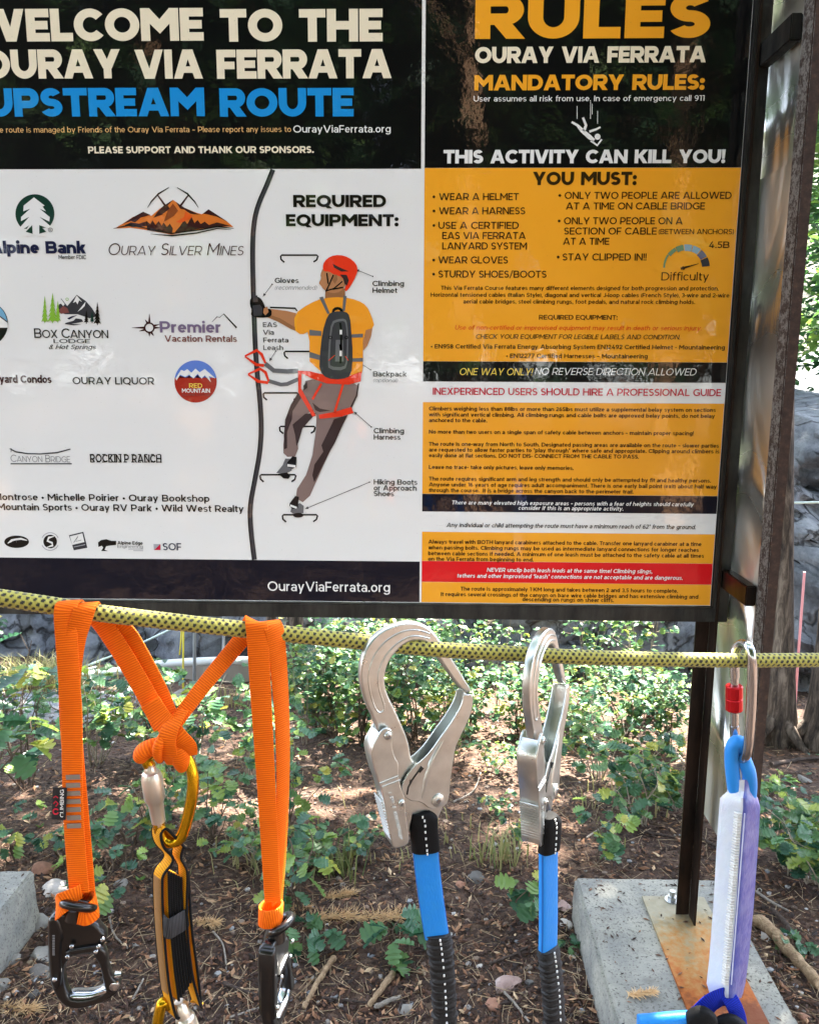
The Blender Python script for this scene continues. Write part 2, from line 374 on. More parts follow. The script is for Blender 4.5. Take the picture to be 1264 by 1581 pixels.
class Ink(MB):
    def __init__(s): super().__init__(); s.names = []
    def mi(s, c):
        if c not in s.names: s.names.append(c)
        return s.names.index(c)
    def S(s, x, y, lv): v = onY(x, y, SY); return Vector((v.x, SY-.0003*lv, v.z))
    def poly(s, c, pts, lv=2):
        vs = [s.S(x, y, lv) for x, y in pts]
        a = sum(vs[i].x*vs[(i+1) % len(vs)].z-vs[(i+1) % len(vs)].x*vs[i].z for i in range(len(vs)))
        s.add(vs, [tuple(range(len(vs))) if a > 0 else tuple(reversed(range(len(vs))))], s.mi(c))
    def rect(s, c, x0, y0, x1, y1, lv=1):
        """box given by its corners in the sign's own plane"""
        a = onY(x0, y1, SY); b = onY(x1, y0, SY); s.rectw(c, a.x, a.z, b.x, b.z, lv)
    def rectw(s, c, x0, z0, x1, z1, lv=1):
        Y = SY-.0003*lv; s.add([(x0, Y, z0), (x1, Y, z0), (x1, Y, z1), (x0, Y, z1)], [(0, 1, 2, 3)], s.mi(c))
    def line(s, c, pts, w, lv=3, closed=False):
        """polyline of even width in pixels"""
        n = len(pts); ws = w if isinstance(w, (list, tuple)) else [w]*n; L = []; R = []
        for i in range(n):
            a = pts[(i-1) % n] if closed or i else pts[i]; b = pts[(i+1) % n] if closed or i < n-1 else pts[i]
            dx, dy = b[0]-a[0], b[1]-a[1]; d = math.hypot(dx, dy) or 1
            L.append((pts[i][0]-dy/d*ws[i]/2, pts[i][1]+dx/d*ws[i]/2)); R.append((pts[i][0]+dy/d*ws[i]/2, pts[i][1]-dx/d*ws[i]/2))
        for i in range(n if closed else n-1):
            j = (i+1) % n; s.poly(c, [L[i], L[j], R[j], R[i]], lv)
    def disc(s, c, x, y, r, lv=2, a0=0, a1=360, n=40, ry=None):
        s.poly(c, [(x+r*math.cos(math.radians(a0+(a1-a0)*i/n)), y+(ry or r)*math.sin(math.radians(a0+(a1-a0)*i/n))) for i in range(n)], lv)
    def ring(s, c, x, y, r, w, lv=2, a0=0, a1=360, n=36):
        pts = [(x+r*math.cos(math.radians(a0+(a1-a0)*i/n)), y+r*math.sin(math.radians(a0+(a1-a0)*i/n))) for i in range(n+1)]
        s.line(c, pts, w, lv)
    def text(s, c, t, x0, x1, yb, cap, w=.15, slant=0.0, lv=4, seg=5, caps=None, gap=None):
        polys, W = word(t, w, seg, gap, slant, caps)
        a = onY(x0, yb, SY); b = onY(x1, yb, SY); top = onY((x0+x1)/2, yb-cap, SY)
        sx = (b.x-a.x)/W; sz = top.z-(a.z+b.z)/2; m = s.mi(c)
        for k, q in polys:
            Y = SY-.0003*lv-.00004*k
            vs = [(a.x+u*sx, Y, a.z+v*sz) for u, v in q]
            ar = sum(vs[i][0]*vs[(i+1) % len(vs)][2]-vs[(i+1) % len(vs)][0]*vs[i][2] for i in range(len(vs)))
            s.add(vs, [tuple(range(len(vs))) if ar > 0 else tuple(reversed(range(len(vs))))], m)
    def done(s, name, parent, label=None):
        o = s.build(name, [C_[c] for c in s.names], parent, smooth=False)
        if label: o['label'] = label
        return o
XR = .7075; XD = -.018
HDR = onY(300, 261, SY).z; ZB = 1.0115; ZT = 2.72; XL = -1.62
# --- backing boards
def board(name, x0, x1, top, label):
    b = Ink(); m = b.mi('white'); b.box((x0, SY, ZB), (x1, SY+.006, ZT), m); return b.done(name, kiosk, label)
welcome = board('welcome_panel', XL, XD, ZT, 'white and black welcome panel with sponsor logos and climber drawing')
rules = board('rules_panel', XD, XR, ZT, 'black and amber panel of rules')
i = Ink(); i.rectw('black', XL+.001, HDR, XD-.006, ZT-.001); i.done('header_band', welcome)
i = Ink(); i.rectw('footer', XL+.001, ZB+.001, XD-.003, onY(645, 867, SY).z); i.text('white', 'OurayViaFerrata.org', 413.6, 602, 912, 14.8, .155); i.done('footer_band', welcome)
def words(c, t, x0, x1, yb, cap, w, gap):
    tot = word(t, w, 4, gap)[1]; done_ = ''
    for wd_ in t.split(' '):
        a_ = word(done_+'I', w, 4, gap)[1]-word('I', w, 4, gap)[1] if done_ else 0; b_ = a_+word(wd_, w, 4, gap)[1]
        i = Ink(); i.text(c, wd_, x0+(x1-x0)*a_/tot, x0+(x1-x0)*b_/tot, yb, cap, w, seg=10, gap=gap); i.done('title_word', welcome); done_ += wd_+' '
words('cream', 'WELCOME TO THE', -38, 590.6, 64.8, 50.5, .295, .045); words('cream', 'OURAY VIA FERRATA', -27, 604.7, 122, 45, .295, .035); words('blue', 'UPSTREAM ROUTE', -20, 546, 180.5, 44, .295, .045)
i = Ink(); i.text('peach', 'The route is managed by Friends of the Ouray Via Ferrata – Please report any issues to', -13, 449.6, 205, 8.6, .13)
i.text('white', 'OurayViaFerrata.org', 453, 603, 205, 11.2, .155); i.text('cream', 'PLEASE SUPPORT AND THANK OUR SPONSORS.', 137, 484.6, 237, 10.6, .24); i.done('notice_lettering', welcome)
i = Ink(); i.text('text', 'REQUIRED', 453, 596, 320, 19, .27, gap=.06); i.text('text', 'EQUIPMENT:', 441.8, 615, 349.4, 18.6, .27, gap=.06); i.done('heading_lettering', welcome)
# --- sponsor logos
def logo(label, f):
    i = Ink(); f(i); i.done('sponsor_logo', welcome, label)
def q(i, s, ox, oy): return lambda *p: [(ox+a/s, oy+b/s) for a, b in p]
A_ = q(0, 3.16, 0, 270); B_ = q(0, 3.16, 0, 540)
def f(i):
    i.disc('pine', 54.5, 330, 30, 2, 128, 412)
    i.poly('white', A_((168,110),(220,150),(210,155),(226,178),(195,165),(245,206),(243,228),(195,205),(262,262),(240,262),(195,246),(228,300),(195,300),(180,292),(160,292),(150,300),(110,300),(145,246),(110,270),(95,262),(145,205),(105,226),(105,206),(150,165),(116,178),(118,150)), 3)
    i.poly('pine', A_((160,245),(162,288),(128,278)), 4); i.poly('pine', A_((194,245),(194,288),(228,278)), 4)
    i.ring('text', 78.5, 355, 3.2, .7, 4, n=16); i.text('text', 'R', 77.3, 79.9, 357, 3.6, .15)
    i.text('navy', 'Alpine Bank', -15, 133.7, 391.4, 19, .27, gap=.04); i.text('text', 'Member FDIC', 91.4, 133.7, 400.2, 6.4, .165)
logo('green round pine tree badge', f)
def f(i):
    i.poly('copper', A_((560,262),(600,238),(650,205),(700,190),(740,200),(780,165),(845,122),(900,160),(960,185),(985,192),(1018,172),(1060,195),(1105,225),(1140,255),(1050,250),(960,268),(840,292),(720,270),(640,258)), 2)
    for p in (((600,240),(650,207),(700,180),(736,196),(690,208),(660,232),(640,226)), ((845,122),(800,150),(770,180),(750,210),(790,195),(830,165),(820,150)), ((860,132),(900,160),(975,195),(930,190),(900,170),(880,165)),
              ((1018,168),(990,190),(1010,192),(1060,205),(1110,228),(1060,195)), ((720,270),(715,225),(735,240),(745,222),(760,245),(775,225),(790,248),(800,232),(815,255),(830,238),(845,262),(840,290)),
              ((850,285),(880,250),(900,220),(915,240),(935,205),(950,235),(965,220),(980,240),(1000,228),(1020,245),(1060,232),(1130,250),(1050,252),(960,266)), ((610,246),(640,232),(680,238),(720,226),(720,250),(650,255))):
        i.poly('maroon', A_(*p), 3)
    i.poly('copperdark', A_((845,140),(820,175),(800,230),(850,200),(870,175)), 4); i.poly('orange', A_((905,180),(940,200),(930,215),(880,235),(860,230),(900,205)), 4)
    for pts, w in ((((556,262),(640,244),(720,262),(840,286),(980,268),(1060,252),(1142,262)), (.6, 3, 1.5, 2, 2, 3, .6)), (((735,288),(840,297),(960,284),(1060,262),(1130,268)), (.4, 2.4, 2, 1.6, .4))): i.line('text', A_(*pts), w, 5)
    for sx in (-1, 1):
        c = 845; pk = [(c-sx*20, 62), (c-sx*70, 92), (c-sx*105, 130), (c-sx*124, 160)]
        i.line('text', A_(*pk), (1, 2.6, 2, .6), 3); i.line('maroon', A_((c-sx*74, 100), (c-sx*38, 150)), (2, 3.2), 3)
    i.text('maroon', 'Ouray Silver Mines', 167, 375, 394, 18.5, .10, slant=.22, caps=.78)
logo('copper mountain range under two crossed picks', f)
def f(i):
    i.disc('black', -22, 500, 35, 2); i.poly('skylight', [(-22+34*math.cos(math.radians(a)), 500+34*math.sin(math.radians(a))) for a in range(-180, 1, 6)], 3)
    i.poly('white', [(-56, 500), (-20, 492), (2, 489), (12.6, 499), (12.9, 506), (0, 506), (-30, 507), (-56, 510)], 4); i.line('maroon', [(-40, 488), (-12, 482), (0, 488), (12, 497)], 1.6, 5)
logo('round badge of blue sky over a dark hill', f)
def pinetree(i, c, x, y0, y1, w, lv):
    n = 6; L = []; R = []
    for k in range(n):
        t = (k+1)/n; yy = y0+(y1-y0)*t; L += [(x-w*t, yy), (x-w*t*.45, yy-(y1-y0)*.05)]; R += [(x+w*t*.93, yy), (x+w*t*.45, yy-(y1-y0)*.05)]
    i.poly(c, [(x, y0)]+L+[(x-.6, y1), (x-.6, y1+2), (x+.6, y1+2), (x+.6, y1)]+list(reversed(R)), lv)
def f(i):
    i.poly('darkgrey', A_((280,665),(300,602),(330,640),(376,585),(420,615),(450,650),(475,690),(440,700),(380,680),(320,680)), 2)
    i.poly('white', A_((376,588),(358,625),(372,618),(380,632),(388,612),(402,620)), 3); i.poly('white', A_((300,606),(288,632),(300,628),(310,640),(318,630)), 3); i.poly('white', A_((420,618),(395,650),(380,668),(400,655),(415,640)), 3)
    i.poly('rust', A_((284,665),(310,640),(330,650),(340,672),(300,678)), 3); i.ring('mint', 104.3, 462, 2, .8, 3, n=14)
    i.poly('darkgrey', A_((322,722),(360,712),(372,700),(400,704),(408,716),(380,722),(350,727),(400,730),(360,734),(318,728)), 3)
    i.poly('navy', A_((330,700),(350,690),(380,684),(350,700),(340,706)), 3)
    pinetree(i, 'mint', 70, 456, 497, 5.5, 4); pinetree(i, 'mint', 82, 452, 497, 8, 5); pinetree(i, 'mint', 90, 464, 496, 5, 4); pinetree(i, 'text', 151, 466, 500, 6, 4); pinetree(i, 'text', 134, 478, 498, 4, 4); pinetree(i, 'pine', 143, 480, 497, 4, 5)
    i.text('text', 'Box Canyon', 54, 168, 521.8, 15, .15, caps=.84, gap=.06); i.text('text', 'LODGE', 83.6, 140, 529.7, 6.4, .15); i.text('text', '& Hot Springs', 75.7, 147.8, 539, 7, .15, slant=.35)
logo('snowy peaks between green and black pines', f)
def f(i):
    for k in range(8):
        a = math.radians(k*45+(22 if k % 2 else 0)); r1 = 27 if k in (4, 6) else 17
        i.line('maroon', [(231+8*math.cos(a), 506+8*math.sin(a)), (231+r1*math.cos(a), 506+r1*.8*math.sin(a))], (3.6, .5), 2)
    i.ring('maroon', 231, 506, 7.2, 2.4, 3); i.line('text', A_((1035,718),(1060,692),(1072,696),(1092,678),(1155,746)), (.6, 1.2, 1, 1.4, 2.6), 3)
    i.text('mauve', 'Premier', 247.5, 342, 513.5, 17.6, .22, gap=.08); i.text('rust', 'Vacation Rentals', 254.8, 366, 527.6, 10, .19)
logo('dark sunburst beside a small roofline peak', f)
i = Ink(); i.text('maroon', 'yard Condos', 0.5, 80.4, 591, 12, .24, gap=.06); i.text('text', 'OURAY LIQUOR', 113, 238.6, 593.2, 11.2, .17)
i.text('text', 'ROCKIN P RANCH', 140, 250, 713.6, 12.6, .20)
for x in (143, 152.5, 161, 171, 177.5, 186, 194, 206, 216, 226, 236, 246): i.line('text', [(x-2.6, 713.2), (x+2.6, 713.2)], 1.5, 5); i.line('text', [(x-2.4, 701.6), (x+2.4, 701.6)], 1.5, 5)
i.text('text', 'Montrose • Michelle Poirier • Ouray Bookshop', -9, 323.8, 772, 10.4, .19); i.text('text', 'Mountain Sports • Ouray RV Park • Wild West Realty', -3, 376.5, 787.4, 10.4, .19); i.done('sponsor_lettering', welcome)
def f(i):
    i.disc('redball', 302.3, 589, 32.6, 2); i.poly('sky', [(302.3+32.6*math.cos(math.radians(a)), 589+32.6*math.sin(math.radians(a))) for a in range(190, 351, 5)], 3)
    i.poly('white', B_((858,140),(885,98),(900,104),(915,94),(935,112),(955,92),(975,110),(1000,94),(1030,120),(1052,140),(1020,128),(1030,158),(1000,125),(985,140),(965,118),(945,140),(925,122),(905,132),(880,122),(862,150)), 4)
    i.poly('redball', B_((862,148),(880,126),(905,136),(925,126),(945,143),(965,122),(985,143),(1000,130),(1022,150),(1052,142),(1050,172),(862,172)), 3)
    i.text('gold', 'RED', 292.4, 313, 598.8, 7, .2); i.text('white', 'MOUNTAIN', 281.5, 324.8, 606.2, 6.4, .22); i.text('rust', 'ALPINE LODGE', 281, 325, 610.8, 3, .14)
logo('round badge of white peaks, blue above and red below', f)
def f(i):
    i.text('darkgrey', 'Canyon Bridge', 17.8, 109, 713, 11, .08, caps=.82); i.line('darkgrey', B_((50,482),(80,498),(140,507),(200,508),(280,502),(346,484)), (1.6, 2.2, 2, 2, 2.2, 1.6), 3); i.line('darkgrey', B_((54,556),(352,556)), 1.8, 3)
    i.line('grey', B_((56,500),(58,480)), 1, 3)
logo('thin grey lettering slung under a curved bridge line', f)
def f(i): i.disc('text', 26.3, 836.4, 19, 2, ry=9.6); i.ring('white', 26.3, 836.4, 0.1, .2, 3); i.line('white', B_((40,944),(60,930),(80,925),(105,922),(135,930)), (1, 4, 3, 3, 1), 3); i.line('text', B_((62,936),(80,931),(128,933)), 1.1, 4)
logo('small black oval', f)
def f(i):
    i.disc('text', 78, 836, 10.5, 2); i.line('white', [(84, 828), (76, 830), (74, 835), (81, 838), (82, 842), (73, 845)], (1, 3.4, 3, 3, 3.4, 1), 3)
    i.ring('lightgrey', 78, 836, 13.6, 1.2, 2, 205, 335); i.ring('lightgrey', 78, 836, 13.6, 1.2, 2, 25, 155)
logo('small black disc with a white curl', f)
def f(i):
    i.poly('darkgrey', B_((338,905),(408,888),(428,966),(362,978)), 2); i.poly('white', B_((343,910),(404,895),(414,938),(354,952)), 3); i.line('grey', B_((362,940),(382,910),(372,935),(398,928)), .9, 4); i.line('lightgrey', B_((362,962),(418,950)), 1, 4)
logo('small tilted square stamp', f)
def f(i):
    i.poly('text', B_((480,940),(495,928),(520,924),(545,932),(568,932),(568,952),(540,955),(520,958),(512,975),(528,982),(495,982),(505,965),(498,956),(482,962)), 2)
    i.text('text', 'Alpine Edge', 182, 221, 840.5, 5.2, .2); i.text('grey', 'Engineering', 182, 221, 845.6, 4.4, .1); i.line('lightgrey', B_((628,972),(700,972)), 1, 3); i.line('lightgrey', B_((652,980),(700,980)), 1, 3)
logo('small black leaning tree', f)
def f(i): i.rect('lightgrey', 238, 840, 248, 849, 2); i.poly('crimson', [(248, 840), (248, 849), (238.5, 849)], 3); i.text('navy', 'SOF', 252, 280.4, 849.3, 11, .17)
logo('small red and white square beside three letters', f)
# --- climber drawing
J = lambda *p: [(360+a/3.593, 380+b/3.593) for a, b in p]
i = Ink()
i.line('darkgrey', [(421.5, 262)]+smooth_poly([(412, 286), (397, 320), (391, 352), (390, 400), (392, 470), (395, 555), (404, 640), (403, 690), (394, 740), (386, 780), (387, 815), (393, 864)], 3, False), 7.5, 3)
i.line('black', [(419, 262)]+smooth_poly([(409, 286), (394, 320), (388, 352), (387, 400), (389, 470), (392, 555), (401, 640), (400, 690), (391, 740), (383, 780), (384, 815), (390, 864)], 3, False), 1.6, 4)
def rung(x0, x1, y, d0=34, d1=34, s0=12, s1=12):
    pts = []
    if d0: pts += J((x0+s0+8, y+d0+6), (x0+2, y+d0-10), (x0, y+6))
    pts += J((x0+6, y), (x1-6, y))
    if d1: pts += J((x1, y+6), (x1-6, y+d1-8), (x1-s1-12, y+d1+4))
    i.line('black', pts, 2.5, 3)
rung(264, 470, 50); rung(284, 430, 584, d1=0); rung(168, 360, 814); rung(258, 455, 1000); rung(150, 348, 1268); rung(274, 468, 1490); i.line('black', J((205, 340), (345, 345), (354, 360)), 2.4, 3)
i.poly('skinshade', J((512,230),(620,235),(622,300),(510,300)), 4)
i.poly('skin', J(*smooth_poly([(498,120),(484,160),(490,180),(474,206),(490,222),(500,240),(540,262),(600,255),(630,200),(600,120)], 1)), 5)
i.poly('helmet', J(*smooth_poly([(496,120),(505,85),(540,56),(590,48),(640,62),(680,95),(692,130),(680,170),(650,225),(626,254),(618,240),(628,205),(600,170),(560,158),(530,140),(505,142)], 1)), 6)
i.poly('trouserdark', J((552,98),(590,118),(640,140),(600,142),(560,120)), 7); i.poly('trouserdark', J((592,158),(630,160),(642,190),(632,220),(618,210),(610,180)), 7); i.poly('skinshade', J((550,160),(575,158),(580,185),(565,210),(552,190)), 7)
for p in (((556,160),(535,210),(516,250)), ((606,196),(560,235),(512,250)), ((520,150),(528,210)), ((612,228),(552,240))): i.line('black', J(*p), 2.0, 8)
i.poly('skin', J((720,470),(772,455),(765,500),(745,550),(722,580)), 4)
i.poly('skin', J((180,345),(300,360),(350,372),(345,470),(320,460),(250,420),(190,395)), 4); i.poly('skinshade', J((190,392),(250,418),(320,458),(345,470),(346,452),(260,400),(200,380)), 5)
i.poly('shirt', J(*smooth_poly([(338,378),(420,320),(500,288),(610,282),(690,300),(740,330),(768,390),(786,452),(720,470),(720,690),(705,720),(424,696),(424,470),(380,494),(342,468)], 1)), 5)
i.poly('amber', J((372,378),(352,376),(340,420),(345,470),(356,470),(352,420)), 6)
i.poly('grey', J((478,285),(498,280),(536,372),(524,378)), 7); i.poly('grey', J((612,275),(630,278),(620,360),(606,360)), 7)
for y, dy in ((478, -6), (600, 8)): i.poly('grey', J((424, y-14), (490, y+dy), (490, y+dy+26), (424, y+18)), 7)
for y in (496, 630): i.poly('grey', J((650, y-6), (720, y-10), (720, y+10), (650, y+12)), 7)
i.poly('black', J(*smooth_poly([(545,372),(556,342),(588,336),(610,352),(614,372),(600,372),(588,352),(566,356),(556,376)], 1)), 7)
i.poly('darkgrey', J(*smooth_poly([(525,380),(560,362),(625,362),(648,390),(656,480),(664,600),(656,720),(600,740),(520,735),(478,690),(482,600),(495,480)], 1)), 8)
i.poly('grey', J(*smooth_poly([(545,420),(580,405),(622,402),(634,430),(640,520),(636,640),(620,690),(530,685),(526,640),(532,520)], 1)), 9); i.poly('darkgrey', J(*smooth_poly([(554,430),(584,418),(618,415),(626,440),(632,520),(628,640),(614,672),(540,668),(536,640),(542,520)], 1)), 10)
i.poly('grey', J((570,520),(610,520),(614,640),(566,640)), 11)
for yy in (425, 545): i.line('black', J((594, yy), (600, yy+40)), 3, 12)
i.line('black', J((600, 470), (600, 580)), 3, 12); i.line('white', J((598, 465), (598, 490)), 3.6, 13); i.line('white', J((597, 580), (597, 610)), 3.6, 13); i.line('black', J((597, 612), (596, 650)), 3.2, 12)
for x in (540, 628): i.ring('black', 360+x/3.593, 380+507/3.593, 2.2, 1.2, 12, n=14)
i.line('helmet', J((530, 635), (565, 605)), 1, 12); i.line('helmet', J((622, 610), (640, 635)), 1, 12)
i.poly('black', J(*smooth_poly([(95,290),(120,278),(150,285),(168,310),(180,345),(215,350),(214,390),(180,398),(130,396),(98,385),(106,355),(94,330)], 1)), 6); i.poly('darkgrey', J((108,330),(150,325),(165,345),(160,385),(115,388)), 7); i.poly('skin', J((172,345),(190,335),(198,365),(180,385),(168,370)), 8); i.line('darkgrey', J((122, 275), (126, 310)), 7.5, 7)
i.poly('trousers', J(*smooth_poly([(405,730),(560,765),(700,758),(690,830),(655,905),(600,940),(560,1090),(490,1240),(405,1432),(330,1385),(430,1230),(470,950),(440,900),(350,1000),(365,1165),(280,1170),(278,1080),(300,1010),(320,930),(390,800)], 1)), 4)
i.poly('trouserdark', J((560,960),(636,936),(600,1010),(565,1090),(530,1150),(500,1210),(450,1310),(440,1270),(452,1210),(500,1140),(490,1105)), 6); i.poly('trouserdark', J((390,775),(410,750),(412,785),(392,802)), 6)
i.poly('trouserdark', J((360,815),(385,830),(330,915),(326,960),(300,1030),(300,1120),(284,1126),(282,1050),(290,960),(320,880)), 6); i.poly('trouserdark', J((400,930),(460,925),(430,960),(385,1010),(362,1090),(352,1110),(345,1050),(330,990)), 6)
i.poly('trouserdark', J((690,765),(700,760),(690,830),(655,905),(650,890),(680,830)), 6); i.poly('trouserdark', J((440,868),(480,900),(540,912),(480,920),(456,910)), 6)
i.poly('helmet', J((360,690),(424,694),(540,722),(640,722),(712,695),(708,750),(640,768),(520,762),(440,735),(380,705),(378,790),(460,940),(440,945),(362,812)), 7)
i.poly('helmet', J((475,935),(560,920),(655,892),(668,925),(600,945),(480,958)), 7)
for p in (((490,762),(440,850)), ((610,765),(562,925))): i.line('helmet', J(*p), 3.6, 7)
for pts in (((66, 610), (132, 578), (158, 600), (180, 650)), ((66, 612), (130, 658), (172, 662)), ((84, 710), (150, 680), (180, 700), (198, 750)), ((84, 712), (140, 750), (195, 758))): i.line('helmet', J(*pts), (2.4, 4.6, 4.6, 3)[:len(pts)], 5)
i.line('grey', J((178,652),(226,690),(300,695),(362,692)), 7, 4); i.line('grey', J((198,748),(265,768),(300,765),(362,738)), 6, 4)
i.poly('grey', J((290,1178),(335,1180),(325,1245),(290,1262),(240,1258),(275,1215)), 5); i.poly('black', J((300,1200),(330,1165),(352,1170),(350,1225),(330,1235),(295,1222)), 6); i.poly('white', J((302,1208),(348,1215),(346,1228),(300,1222)), 7); i.poly('black', J((250,1262),(300,1255),(318,1275),(308,1290),(280,1288)), 6)
i.poly('grey', J((325,1450),(370,1425),(392,1440),(390,1480),(335,1485),(318,1472)), 5); i.poly('black', J((315,1425),(345,1385),(365,1390),(360,1450),(330,1458),(312,1440)), 6); i.poly('white', J((318,1432),(355,1446),(352,1456),(316,1444)), 7); i.disc('black', 360+362/3.593, 380+1492/3.593, 8, 6, ry=3.6)
def arrow(p0, p1, c='darkgrey'):
    i.line(c, [p0, p1], .8, 4); dx, dy = p0[0]-p1[0], p0[1]-p1[1]; d = math.hypot(dx, dy); dx /= d; dy /= d
    i.poly(c, [p1, (p1[0]+dx*5-dy*2.2, p1[1]+dy*5+dx*2.2), (p1[0]+dx*5+dy*2.2, p1[1]+dy*5-dx*2.2)], 5); i.disc(c, p0[0], p0[1], 1.1, 4, n=10)
arrow(*J((217, 212), (166, 280))); arrow(*J((774, 168), (680, 130))); arrow(*J((237, 582), (202, 638))); arrow(*J((762, 686), (660, 622))); arrow(*J((766, 1003), (670, 918))); arrow(*J((756, 1309), (400, 1457)))
T = lambda t, x0, x1, yb, cap=8, w=.17, sl=0, c='text': i.text(c, t, x0, x1, yb, cap, w, sl)
T('Gloves', 424.5, 461.2, 437); T('(recommended)', 424.5, 488.5, 447.2, 6.4, .08, .25, 'grey'); T('Climbing', 575, 623.5, 441.6); T('Helmet', 575, 613, 452.2)
T('EAS', 406.3, 427.7, 505, 7.4, .15); T('Via', 406.3, 423, 516.6, 7.4, .15); T('Ferrata', 406.8, 445.4, 528.6, 7.4, .15); T('Leash', 406.8, 437.6, 540.4, 7.4, .15)
T('Backpack', 576, 627.7, 581.2); T('(optional)', 576, 613, 590, 5.8, .08, .25, 'grey'); T('Climbing', 577, 623.5, 668.8); T('Harness', 577, 618, 678.6); T('Hiking Boots', 577, 644, 747.8); T('or Approach', 577, 643, 757); T('Shoes', 577, 608, 766)
i.done('climber_drawing', welcome, 'drawing of a climber in a red helmet and orange shirt on rungs')
# --- rules panel
z = lambda y: onY(880, y, SY).z
x0, x1 = XD+.0022, XR-.001
i = Ink(); i.rectw('black', x0, z(259), x1, ZT-.001); i.text('amber', 'RULES', 732.8, 1094, 60.5, 68, .295, seg=12, gap=.08); i.text('cream', 'OURAY VIA FERRATA', 732.8, 1088.5, 98, 25.3, .285, gap=.035)
i.text('amber', 'MANDATORY RULES:', 731.8, 1086, 140, 24, .275, gap=.045); i.text('white', 'User assumes all risk from use. In case of emergency call 911', 730.8, 1086.3, 157, 8.6, .15); i.text('white', 'THIS ACTIVITY CAN KILL YOU!', 684.4, 1118, 252.6, 21, .28, gap=.04)
K = lambda *p: [(640+a/2.0256, b/2.0256) for a, b in p]
for a, y, b in ((507, 332, 372), (549, 318, 372), (554, 325, 358), (571, 347, 388)): i.line('white', K((a, y), (a, b)), .9, 3)
i.disc('white', 640+571/2.0256, 428/2.0256, 4.6, 4, n=20); i.line('white', K((490,382),(508,392),(522,408),(545,428),(560,440)), (3.2, 4, 6.2, 7, 5.6), 3); i.line('white', K((525,368),(535,392),(528,410)), (3.6, 4.2, 5), 3); i.line('white', K((545,412),(566,405),(580,398)), (3.6, 3.2, 2.6), 3); i.line('white', K((550,440),(570,455),(584,436)), (3.6, 3.2, 2.6), 3)
i.done('header_band', rules)
i = Ink(); i.rectw('amber', x0, z(558.5), x1, z(259)-.0004); i.text('brownblack', 'YOU MUST:', 821.7, 981.6, 286, 20.6, .27, gap=.05)
for t, bx, a, b, yb in (('WEAR A HELMET', 667.5, 677.5, 800.4, 309.2), ('WEAR A HARNESS', 667.5, 677.5, 810.3, 331), ('USE A CERTIFIED', 667.5, 676.5, 800.4, 353.4), ('EAS VIA FERRATA', 0, 682.5, 811, 369.2), ('LANYARD SYSTEM', 0, 682.5, 812.8, 385.2), ('WEAR GLOVES', 667, 676.5, 783.7, 406.8), ('STURDY SHOES/BOOTS', 667, 676.5, 843, 428.6),
                        ('ONLY TWO PEOPLE ARE ALLOWED', 861.5, 871, 1128, 307.2), ('AT A TIME ON CABLE BRIDGE', 0, 873, 1087, 323.6), ('ONLY TWO PEOPLE ON A', 860.5, 870, 1052.7, 346.4), ('SECTION OF CABLE', 0, 870, 1012.7, 362.2), ('AT A TIME', 0, 868.6, 939.7, 378), ('STAY CLIPPED IN!!', 859, 867.6, 997, 402.2)):
    i.text('brownblack', t, a, b, yb, 10.9, .165)
    if bx: i.disc('brownblack', bx+2.2, yb-5.2, 2.1, 4, n=14)
i.text('brownblack', '(BETWEEN ANCHORS)', 1015.7, 1131.7, 361.6, 8, .14); i.text('brownblack', '4.5B', 1093, 1124.8, 383, 10, .15); i.text('brownblack', 'Difficulty', 1020, 1093, 433, 12.6, .12)
gx, gy = 1059, 413.5
for k, (a0, a1, ra, c) in enumerate(((180, 215, 3, 'greygreen'), (216, 240, 6, 'greygreen'), (241, 262, 9, 'greygreen'), (264, 285, 10, 'paleblue'), (287, 308, 10, 'paleblue'), (310, 331, 11, 'violet'), (333, 356, 12, 'darkgrey'))): i.ring(c, gx, gy, 36-ra/2, ra, 3, a0, a1, 6)
i.line('brownblack', [(1050, 415), (1078, 407)], (4, .6), 4); i.ring('brownblack', 1054, 414, 2, 1.6, 5, n=12)
i.done('amber_band', rules)
i = Ink()
Bd = lambda t, a, b, yb, cap=6.2, w=.15, sl=0, c='brownblack': i.text(c, t, a, b, yb, cap, w, sl, seg=3)
Bd('This Via Ferrata Course features many different elements designed for both progression and protection.', 680.5, 1108.5, 447.6, 6.4, .165); Bd('Horizontal tensioned cables (Italian Style), diagonal and vertical J-loop cables (French Style), 3-wire and 2-wire', 664.7, 1124.8, 458.2, 6.4, .165); Bd('aerial cable bridges, steel climbing rungs, foot pedals, and natural rock climbing holds.', 715, 1072, 468.6, 6.4, .165)
Bd('REQUIRED EQUIPMENT:', 831.5, 952.5, 493.4, 7.2, .17); Bd('Use of non-certified or improvised equipment may result in death or serious injury.', 701.7, 1082, 509, 7, .15, .2, 'orange'); Bd('CHECK YOUR EQUIPMENT FOR LEGIBLE LABELS AND CONDITION.', 733.8, 1048.8, 523, 7.2, .15, .2)
Bd('• EN958 Certified Via Ferrata Energy Absorbing System EN12492 Certified Helmet - Mountaineering', 665, 1118, 538, 6.8, .18); Bd('• EN12277 Certified Harnesses – Mountaineering', 781, 999, 552.6, 6.8, .18)
i.done('equipment_lettering', rules)
i = Ink(); i.rectw('black', x0, z(590), x1, z(558.5)-.0004); i.text('gold', 'ONE WAY ONLY!', 708.6, 820.7, 579, 10.8, .13, .2); i.text('white', 'NO REVERSE DIRECTION ALLOWED', 824.6, 1073, 578.6, 10.8, .12, .2); i.done('direction_band', rules)
i = Ink(); i.text('crimson', 'INEXPERIENCED USERS SHOULD HIRE A PROFESSIONAL GUIDE', 668, 1112, 609.4, 11, .17); i.done('guide_lettering', rules)
i = Ink(); i.rectw('amber', x0, z(764), x1, z(622))
